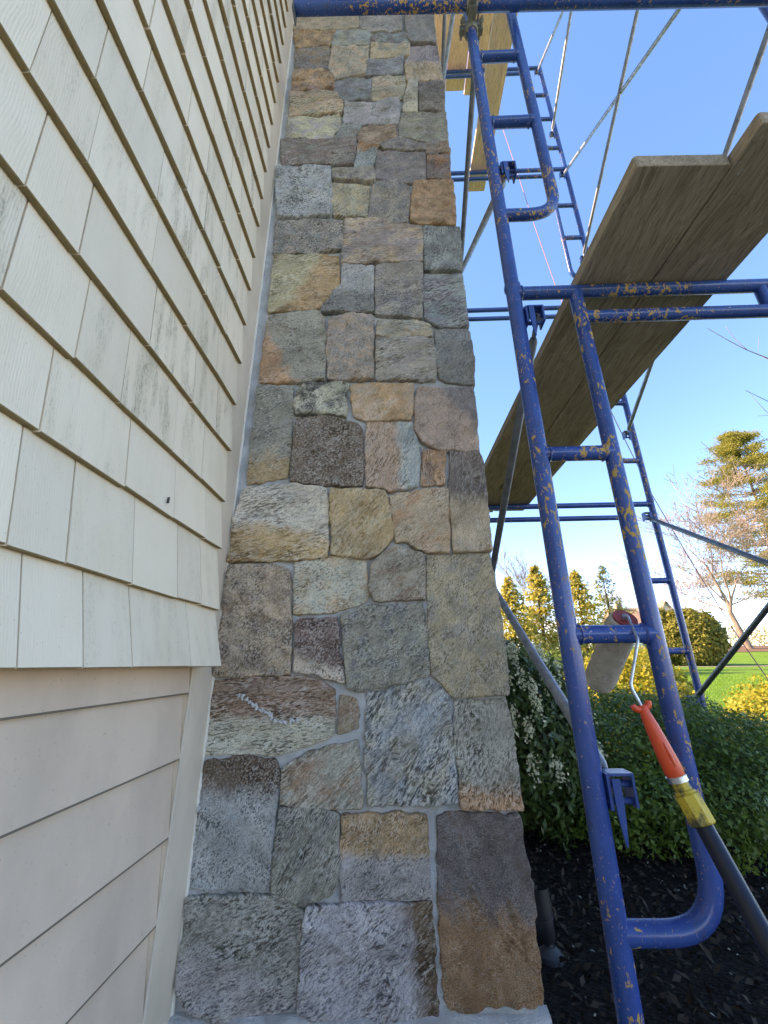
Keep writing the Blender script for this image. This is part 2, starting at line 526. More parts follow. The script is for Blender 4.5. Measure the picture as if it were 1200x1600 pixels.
MAT['lawn'] = m_lawn(); MAT['mulch'] = m_mulch()
MAT['path'] = m_plain('pale_gravel_path', (0.42, 0.37, 0.31), 0.9, 0.2, scale=8)
xs = [-400, -200, -100, -50, -25, -12, -6] + [i * 1.5 - 3 for i in range(50)] + [80, 100, 130, 180, 260, 400]
ys = [-200, -80, -30, -10] + [i * 1.2 - 5 for i in range(60)] + [72, 80, 95, 110, 130, 160, 220, 320, 480, 700]
strip('ground', xs, ys, MAT['lawn'], 0.0)
strip('mulch_bed', [-0.47 + i * 0.33 for i in range(20)], [0.75 + i * 0.3 for i in range(16)], MAT['mulch'], 0.006, wob=0.35)
strip('added_bounce_ground', [-0.47 + i * 1.0 for i in range(16)], [-9 + i * 0.98 for i in range(11)], m_plain('tan_bounce_gravel', (0.64, 0.50, 0.345), 0.9, 0.2, scale=3, var=.12), 0.012)  # added unseen behind the camera; its tan bounce warms the shaded wall
strip('path', [3 + i * 2 for i in range(40)], [25.2, 26.0, 26.8], MAT['path'], 0.02)
strip('mulch_ring', [24 + i for i in range(24)], [38 + i for i in range(9)], m_plain('brown_tree_bed', (0.13, 0.085, 0.06), 0.95, 0.1, scale=3), 0.03, wob=1.2)

def quads_mesh(name, V, mat, parent=None, tint=None, k=4):
    """V: (N,k,3) array of separate faces"""
    n = len(V)
    me = bpy.data.meshes.new(name)
    me.vertices.add(n * k); me.loops.add(n * k); me.polygons.add(n)
    me.vertices.foreach_set('co', np.ascontiguousarray(V, dtype=np.float32).ravel())
    me.loops.foreach_set('vertex_index', np.arange(n * k, dtype=np.int32))
    me.polygons.foreach_set('loop_start', np.arange(0, n * k, k, dtype=np.int32))
    me.update(calc_edges=True)
    if tint is not None:
        at = me.attributes.new('tint', 'FLOAT', 'POINT')
        at.data.foreach_set('value', np.repeat(np.clip(tint, 0, 1), k).astype(np.float32))
    me.materials.append(mat)
    o = bpy.data.objects.new(name, me); COL.objects.link(o)
    if parent: o.parent = parent
    return o
def nrmz(a):
    return a / np.maximum(np.linalg.norm(a, axis=-1, keepdims=True), 1e-9)
def leaf_quads(rng, pos, nrm, size, asp=0.30, tilt=0.6, along=None):
    n = len(pos)
    r = rng.normal(size=(n, 3))
    nn = nrmz(nrm + r * tilt)
    d = along if along is not None else rng.normal(size=(n, 3))
    tng = nrmz(d - nn * np.sum(d * nn, 1, keepdims=True))
    b = np.cross(nn, tng)
    s = size[:, None]
    V = np.stack([pos, pos + tng * s * .45 + b * s * asp + nn * s * .06, pos + tng * s, pos + tng * s * .45 - b * s * asp + nn * s * .06], 1)
    return V
def lump(dirs, seed, freq=2.2, amp=0.25):
    out = np.empty(len(dirs))
    for i, d in enumerate(dirs):
        p = Vector(d) * freq + Vector((seed, seed * 1.7, 0))
        out[i] = 1 + amp * (mnoise.noise(p) + 0.5 * mnoise.noise(p * 2.3))
    return out

# fallen petals and bark chips on the bed
rg = np.random.default_rng(5)
def scatter_chips(name, n, size, mat, label, cat, box):
    x = rg.uniform(box[0], box[1], n); y = rg.uniform(box[2], box[3], n)
    z = rg.uniform(0.006, 0.022, n)
    pos = np.stack([x, y, z], 1)
    V = leaf_quads(rg, pos, np.tile([0, 0, 1.0], (n, 1)), rg.uniform(.5, 1.5, n) * size, 0.22, 0.55)
    o = quads_mesh(name, V, mat, None, rg.uniform(0, 1, n))
    tag(o, label, cat, kind='stuff')
scatter_chips('bark_chips', 26000, 0.026, m_leaf('bark_chip', (0.014, 0.010, 0.008), (0.075, 0.052, 0.038), 0.0, 0.9, 0.15),
              'dark shredded bark chips covering the planting bed beside the chimney', 'mulch', (0.3, 3.4, 0.2, 4.2))
scatter_chips('fallen_petals', 700, 0.013, m_leaf('dry_petal', (0.20, 0.17, 0.13), (0.46, 0.41, 0.33), .2, 0.7, 0.2),
              'scattered pale dry petals and leaf bits lying on dark mulch', 'petals', (0.3, 2.6, 0.8, 3.2))

# ================================================================== HOUSE
D = 1.25                                   # plane of the chimney face
XL = on_y(300, 1330, D).x                  # inner corner: wall trim meets chimney
XR = on_y(812, 1240, D).x
EAVE = 5.2
HOUSE_END = 4.05
house = tag(empty('house', (XL, 0, 0)), 'cream shingled house wall with taupe clapboards below, left of the stone chimney', 'house')
def hpart(mb, name, mat, **kw):
    o = mb.build(name, mat, house, **kw)
    o.matrix_parent_inverse = Matrix.Translation((-XL, 0, 0))
    return o
m_core = m_plain('house_sheathing', (0.22, 0.19, 0.15), 0.9)
hpart(MB().box((-9, -7, 0), (XL - 0.030, HOUSE_END, EAVE)), 'wall', m_core, smooth=False)
rf = MB()
rf.add([(XL + .25, -7.3, EAVE - .05), (XL + .25, HOUSE_END + .2, EAVE - .05), (-5, HOUSE_END + .2, EAVE + 3.0), (-5, -7.3, EAVE + 3.0),
        (XL + .25, -7.3, EAVE + .05), (XL + .25, HOUSE_END + .2, EAVE + .05), (-5, HOUSE_END + .2, EAVE + 3.12), (-5, -7.3, EAVE + 3.12),
        (-9.6, HOUSE_END + .2, EAVE - .05), (-9.6, -7.3, EAVE - .05), (-9.6, HOUSE_END + .2, EAVE + .05), (-9.6, -7.3, EAVE + .05)],
       [(0, 1, 2, 3), (4, 7, 6, 5), (0, 4, 5, 1), (3, 2, 8, 9), (7, 11, 10, 6), (0, 3, 7, 4), (1, 5, 6, 2), (2, 6, 10, 8), (3, 9, 11, 7), (8, 10, 11, 9)])
hpart(rf, 'roof', m_plain('roof_shingle', (0.09, 0.085, 0.08), 0.9), smooth=False)

MAT['lap_dirt_shadow'] = m_paint('grimy_shadow_board_edge', (0.20, 0.155, 0.11), 0.4)  # dark edge colour: brownish grime plus a painted-in lap shadow line
# clapboards: each board a wedge, butt edge proud of the one below
TRIM0 = 1.12
cl_z = [0.746 + 0.15, 0.746, 0.601, 0.445, 0.290, 0.135, -0.02]
for i in range(len(cl_z) - 1):
    zb, zt = cl_z[i + 1], cl_z[i] + 0.015
    ob, ot = XL - 0.0015, XL - 0.0185
    v = []
    y0, y1 = -4.0, TRIM0 - 0.0025
    for y in (y0, y1):
        v += [(ob - .014, y, zb), (ob, y, zb), (ob - .0002, y, zb + .0035), (ot, y, zt), (ot - .006, y, zt)]
    f = [(0, 1, 6, 5), (1, 2, 7, 6), (2, 3, 8, 7), (3, 4, 9, 8), (4, 0, 5, 9), (4, 3, 2, 1, 0), (5, 6, 7, 8, 9)]
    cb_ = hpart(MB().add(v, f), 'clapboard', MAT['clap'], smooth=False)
    cb_.data.materials.append(MAT['lap_dirt_shadow'])
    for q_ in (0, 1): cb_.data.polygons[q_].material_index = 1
# corner board against the stone
mb = MB(); mb.box((XL - 0.028, TRIM0, 0.0), (XL, D - 0.006, EAVE))
tb = hpart(mb, 'corner_board', MAT['trim'], smooth=False)
# painted batten edge beside the board's left side: thin caulk line
mb = MB(); mb.tube([(XL - .001, TRIM0 - .002, 0.03), (XL - .001, TRIM0 - .002, CAMZ)], 0.0028, 6)
hpart(mb, 'caulk_line', m_plain('old_caulk', (0.62, 0.51, 0.40), 0.7))
mb = MB()
pts = [(XL + 0.001 + 0.0015 * mnoise.noise(Vector((0, 0, z * 30))), D - 0.004, z) for z in np.arange(0.05, 5.5, 0.02)]
mb.tube(pts, [0.0045 + 0.003 * mnoise.noise(Vector((4, 0, p[2] * 17))) for p in pts], 8)
hpart(mb, 'mortar_bead', m_plain('pale_caulk', (0.74, 0.66, 0.55), .85, .2, bump=.6, scale=90))
# soffit of the flared shingle skirt
mb = MB(); mb.box((XL - 0.02, -4, CAMZ + 0.004), (XL + 0.055, TRIM0 + .002, CAMZ + 0.016))
hpart(mb, 'skirt_soffit', MAT['clap'], smooth=False)

# shingles
sh_z = [0.0, 0.142, 0.313, 0.461, 0.629, 0.800, 0.9675]
sh_o = [0.070, 0.047, 0.031, 0.0245, 0.022, 0.0195, 0.018]
while sh_z[-1] < 4.7:
    sh_z.append(sh_z[-1] + 0.167); sh_o.append(0.0172)
NC = len(sh_z) - 1
joints_px = {0: [(26, 1041), (131, 1041), (207, 1041), (299, 1041)],
             1: [(107, 866), (208, 901), (279, 925)],
             2: [(67, 655), (198, 750), (273, 801), (322, 835)],
             3: [(120, 550), (192, 616), (272, 696), (316, 740)],
             4: [(47, 272), (127, 385), (236, 532), (303, 620)],
             5: [(52, 102), (140, 242), (239, 409), (294, 501), (340, 570)],
             6: [(152, 112), (248, 302), (294, 394), (323, 456)],
             7: [(228, 128), (294, 285), (320, 354), (346, 412)]}
worn = {(3, 1): 1.0, (3, 0): .35, (2, 0): .35, (4, 2): .65, (4, 3): .6, (5, 3): .8, (6, 2): .5, (0, 2): .25, (1, 1): .2, (6, 1): .7, (5, 1): .4, (7, 2): .9, (7, 1): .6}
rs = random.Random(11)
YMIN = -0.2
END = TRIM0 + 0.004
def shingle_geo(k, ya, yb, jz):
    xb = XL + sh_o[k]; xt1 = XL + sh_o[k + 1] - 0.0128
    zb = CAMZ + sh_z[k] + jz; z1 = CAMZ + sh_z[k + 1]
    zt = z1 + 0.03; xt = xt1 + (xt1 - xb) * 0.03 / (z1 - zb)
    bev = 0.0016
    v = []
    cy = 0.0008
    sk = rs.uniform(-.0014, .0014) * (0.3 if k == 0 else 1); cu = rs.uniform(-.0012, .0012)
    for y, s in ((ya, 1), (yb, -1)):
        v += [(xb - .0112 + cu * s, y, zb + sk * s), (xb - bev + cu * s, y, zb + sk * s), (xb + cu * s, y, zb + bev + sk * s), (xt, y, zt), (xt - .004, y, zt)]
    f = [(0, 1, 6, 5), (1, 2, 7, 6), (2, 3, 8, 7), (3, 4, 9, 8), (4, 0, 5, 9), (4, 3, 2, 1, 0), (5, 6, 7, 8, 9)]
    return v, f
shn = 0
rest = MB()
for k in range(NC):
    js = []
    for (px, py) in joints_px.get(k, []):
        js.append(on_x(px, py, XL + sh_o[k]).y)
    js = sorted(j for j in js if j < END - .03)
    if not js:
        js = [END - rs.uniform(.05, .17)]
        while js[0] > 0.1: js.insert(0, js[0] - rs.uniform(.085, .19))
    while js[-1] < END - 0.2: js.append(js[-1] + rs.uniform(.09, .17))
    while js[0] > YMIN: js.insert(0, js[0] - rs.uniform(.09, .19))
    edges = js + [END]
    base = len(edges)
    for i in range(len(edges) - 1):
        g = rs.choice((0.0014, 0.002, 0.0028, 0.0038))
        jz = rs.uniform(-.0018, .0018) if k else rs.uniform(-.0005, .0005)
        v, f = shingle_geo(k, edges[i] + g / 2, edges[i + 1] - (g / 2 if i < len(edges) - 2 else 0), jz)
        c = Vector(v[1])
        o = mesh_obj('shingle', [Vector(p) - c for p in v], f, MAT['shingle'], house, False, c)
        o.matrix_parent_inverse = Matrix.Translation((-XL, 0, 0))
        o.data.materials.append(MAT['butt'])
        o.data.polygons[0].material_index = 1
        o.data.polygons[1].material_index = 1
        if rs.random() < .5:      # nearly flat, a hair of cup
            o.rotation_euler.z = rs.uniform(-.006, .006)
        ii = i - (len(edges) - 1 - len(joints_px.get(k, [0] * 9)))
        o['wear'] = worn.get((k, ii), rs.choice((0.0, 0.08, 0.18, 0.3, 0.45, 0.8) if k > 2 else (0.0, 0.06, 0.12, 0.2)))
        shn += 1
    y = edges[0]
    while y > -3.9:
        w = rs.uniform(.09, .19)
        rest.add(*shingle_geo(k, y - w + .0008, y - .0008, rs.uniform(-.002, .002))); y -= w
zz = sh_z[NC]
while CAMZ + zz < EAVE - 0.2:              # plain courses above, out of the picture
    y = END
    while y > -3.9:
        w = rs.uniform(.12, .22)
        x0 = XL + .0172
        rest.box((x0 - .014, y - w + .001, CAMZ + zz), (x0 - .002, y - .001, CAMZ + zz + .166)); y -= w
    zz += 0.167
ro = hpart(rest, 'shingle_field', MAT['shingle'], smooth=False); ro['kind'] = 'stuff'; ro['wear'] = 0.15
# one flat staple slot left in a shingle
p = on_x(264, 781, XL + .036)
mb = MB(); mb.box((p.x - .004, p.y - .001, p.z - .008), (p.x + .0012, p.y + .001, p.z + .006))
hpart(mb, 'staple', m_plain('rusty_staple', (0.06, 0.045, 0.035), 0.7), smooth=False)

# ================================================================== CHIMNEY
chim = tag(empty('stone_chimney', ((XL + XR) / 2, D, 0)), 'tall chimney of mixed grey, tan and rust fieldstones with pale mortar joints', 'chimney')
CINV = Matrix.Translation((-(XL + XR) / 2, -D, 0))
CB = 2.65                                   # back of the chimney
CTOP = 7.4
def grid_face(nx, nz, fn):
    v = [fn(i / nx, j / nz) for j in range(nz + 1) for i in range(nx + 1)]
    f = [(j * (nx + 1) + i, j * (nx + 1) + i + 1, (j + 1) * (nx + 1) + i + 1, (j + 1) * (nx + 1) + i) for j in range(nz) for i in range(nx)]
    return v, f
mb = MB()
XRM = XR - 0.010
def mf(u, w):
    x, z = XL + .001 + u * (XRM - XL - .001), w * 4.4
    d = 0.0034 * (mnoise.noise(Vector((x * 38, 0, z * 38))) + .6 * mnoise.noise(Vector((x * 95, 2, z * 95)))) + 0.002 + 0.004 * min(1, max(0, z - .9))
    return (x, D + d * (0 if u in (0, 1) else 1), z)
mb.add(*grid_face(90, 460, mf))
ms = lambda u, w: (XRM, D + u * (CB - D), w * 4.4)
mb.add(*grid_face(8, 12, ms))
mb.box((XL - .02, D + .012, 0), (XRM - .012, CB, CTOP))
mort = mb.build('mortar_bed', MAT['mortar'], chim, True, sharp=40); mort.matrix_parent_inverse = CINV
mb = MB()
def ledge(u, w):                            # rough cement fillet at the foot
    x = XL - .002 + u * (XR + .016 - XL)
    prof = [(0.030, 0.0), (0.029, 0.045), (0.022, 0.062), (0.006, 0.074), (-0.02, 0.078)]
    k = min(int(w * 4), 3); t = w * 4 - k
    a, b = prof[k], prof[k + 1]
    d = a[0] + (b[0] - a[0]) * t; z = a[1] + (b[1] - a[1]) * t
    nn = mnoise.noise(Vector((x * 24, z * 20, 1))) * .006
    return (x, D - d + nn, z + nn * .8 + 0.004)
mb.add(*grid_face(70, 12, ledge))
mb.box((XR - .006, D - .012, 0), (XR + .014, CB, 0.07))
o = mb.build('cement_ledge', MAT['mortar'], chim, True, sharp=60); o.matrix_parent_inverse = CINV

def smooth_poly(pts, step, cut=0.006):
    """round corners and resample a closed polygon"""
    P = [Vector((p[0], p[1])) for p in pts]
    n = len(P); out = []
    for i in range(n):
        a, b, c = P[i - 1], P[i], P[(i + 1) % n]
        la, lc = (a - b).length, (c - b).length
        q = min(cut, la * .35, lc * .35)
        p0, p2 = b + (a - b).normalized() * q, b + (c - b).normalized() * q
        for t in (0, .33, .67, 1):
            out.append(p0 * (1 - t) ** 2 + b * 2 * t * (1 - t) + p2 * t * t)
    L = [(out[(i + 1) % len(out)] - out[i]).length for i in range(len(out))]
    tot = sum(L); m = max(24, int(tot / step))
    res, i, acc = [], 0, 0.0
    for k in range(m):
        s = tot * k / m
        while acc + L[i] < s:
            acc += L[i]; i += 1
        t = (s - acc) / max(L[i], 1e-9)
        res.append(out[i].lerp(out[(i + 1) % len(out)], t))
    return res
def stone_mesh(poly, seed, streak, rough=1.0, depth=0.045, proud=0.011, step=0.0052, gap=-0.0044):
    """poly in the face plane (a,b); returns verts (a, out, b) around the centroid"""
    P = smooth_poly(poly, step)
    c = sum(P, Vector((0, 0))) / len(P)
    n = len(P)
    so = Vector((seed * 3.1, seed * 1.7, seed * .7))
    Q = []
    for p in P:
        d = p - c; r = d.length
        w = .0034 * mnoise.noise(Vector((p.x * 30, p.y * 30, 0)) + so) + .0020 * mnoise.noise(Vector((p.x * 95, p.y * 95, 0)) + so)
        Q.append((d.normalized(), max(r - gap + w * rough, .004)))
    rings = []
    def H(d2, edge):
        ca, sa = math.cos(streak), math.sin(streak)
        u, v = d2.x * ca + d2.y * sa, d2.y * ca - d2.x * sa
        h = .0040 * mnoise.noise(Vector((d2.x * 11, d2.y * 11, 2)) + so) + .0026 * mnoise.noise(Vector((u * 22, v * 46, 7)) + so)
        q = mnoise.noise(Vector((u * 9, v * 17, 5)) + so)
        h += .0042 * max(-1, min(1, (q - .12) * 9)) * .5          # cleft steps
        h += .0014 * mnoise.noise(Vector((d2.x * 90, d2.y * 90, 1)) + so)
        vd_ = mnoise.voronoi(Vector((u * 16, v * 26, 3)) + so)[0]
        h += .0034 * (min(vd_[1] - vd_[0], .5) - .25)                # broken facets
        return max(.002, proud + h * rough + d2.dot(tl)) * edge
    tl = Vector((mnoise.noise(so + Vector((9, 1, 4))), mnoise.noise(so + Vector((2, 7, 1))))) * .08
    spec = [('d', 0, None), ('d', 0, .20), ('d', .0008, .66), ('d', .0024, .90), ('d', .0055, .98), ('d', .0135, 1.0)]
    verts, faces = [], []
    for kind, ins, e in spec:
        for d, r in Q:
            rr = max(r - ins, r * .5)
            p = d * rr
            ee = e if e is None else min(1, max(.1, e + .30 * mnoise.noise(Vector((p.x * 45, p.y * 45, 4)) + so) * (1 - abs(e - .6))))
            verts.append((p.x, depth if e is None else -max(H(p, ee), -.002 if e > .3 else -.001), p.y))
    for s in (.88, .76, .64, .52, .40, .28, .16, .06):
        for d, r in Q:
            p = d * (r - .0135 if r > .03 else r * .5) * s
            verts.append((p.x, -H(p, 1.0), p.y))
    nr = len(spec) + 8
    verts.append((0, -H(Vector((0, 0)), 1), 0)); ci = len(verts) - 1
    for k in range(nr - 1):
        for i in range(n):
            j = (i + 1) % n
            faces.append((k * n + i, k * n + j, (k + 1) * n + j, (k + 1) * n + i))
    for i in range(n):
        faces.append(((nr - 1) * n + i, (nr - 1) * n + (i + 1) % n, ci))
    return c, verts, faces
def orient_fix(o):
    bm = bmesh.new(); bm.from_mesh(o.data)
    bmesh.ops.recalc_face_normals(bm, faces=bm.faces)
    bm.to_mesh(o.data); bm.free()
    o.data.shade_smooth()

# colours seen in the photograph, read as surface colours
G = {'grey': (124, 118, 108), 'dgrey': (98, 97, 97), 'blue': (112, 118, 122), 'lblue': (132, 134, 136), 'tan': (146, 128, 106),
     'gold': (150, 116, 82), 'orange': (152, 116, 86), 'rust': (132, 92, 62), 'purple': (114, 104, 100), 'dpurple': (96, 86, 83),
     'brown': (116, 94, 76), 'light': (152, 143, 130), 'maroon': (98, 80, 72), 'pink': (146, 124, 106), 'green': (114, 113, 106),
     'dbrown': (88, 68, 50), 'white': (176, 172, 160), 'black': (64, 60, 58)}
SA = lambda x, y: (x / 2.857 + 380, y / 2.857)
SB = lambda x, y: (x / 2.6087 + 340, y / 2.6087 + 460)
SC = lambda x, y: (x / 2.2642 + 310, y / 2.2642 + 840)
SD = lambda x, y: (x / 1.875 + 240, y / 1.875 + 1180)
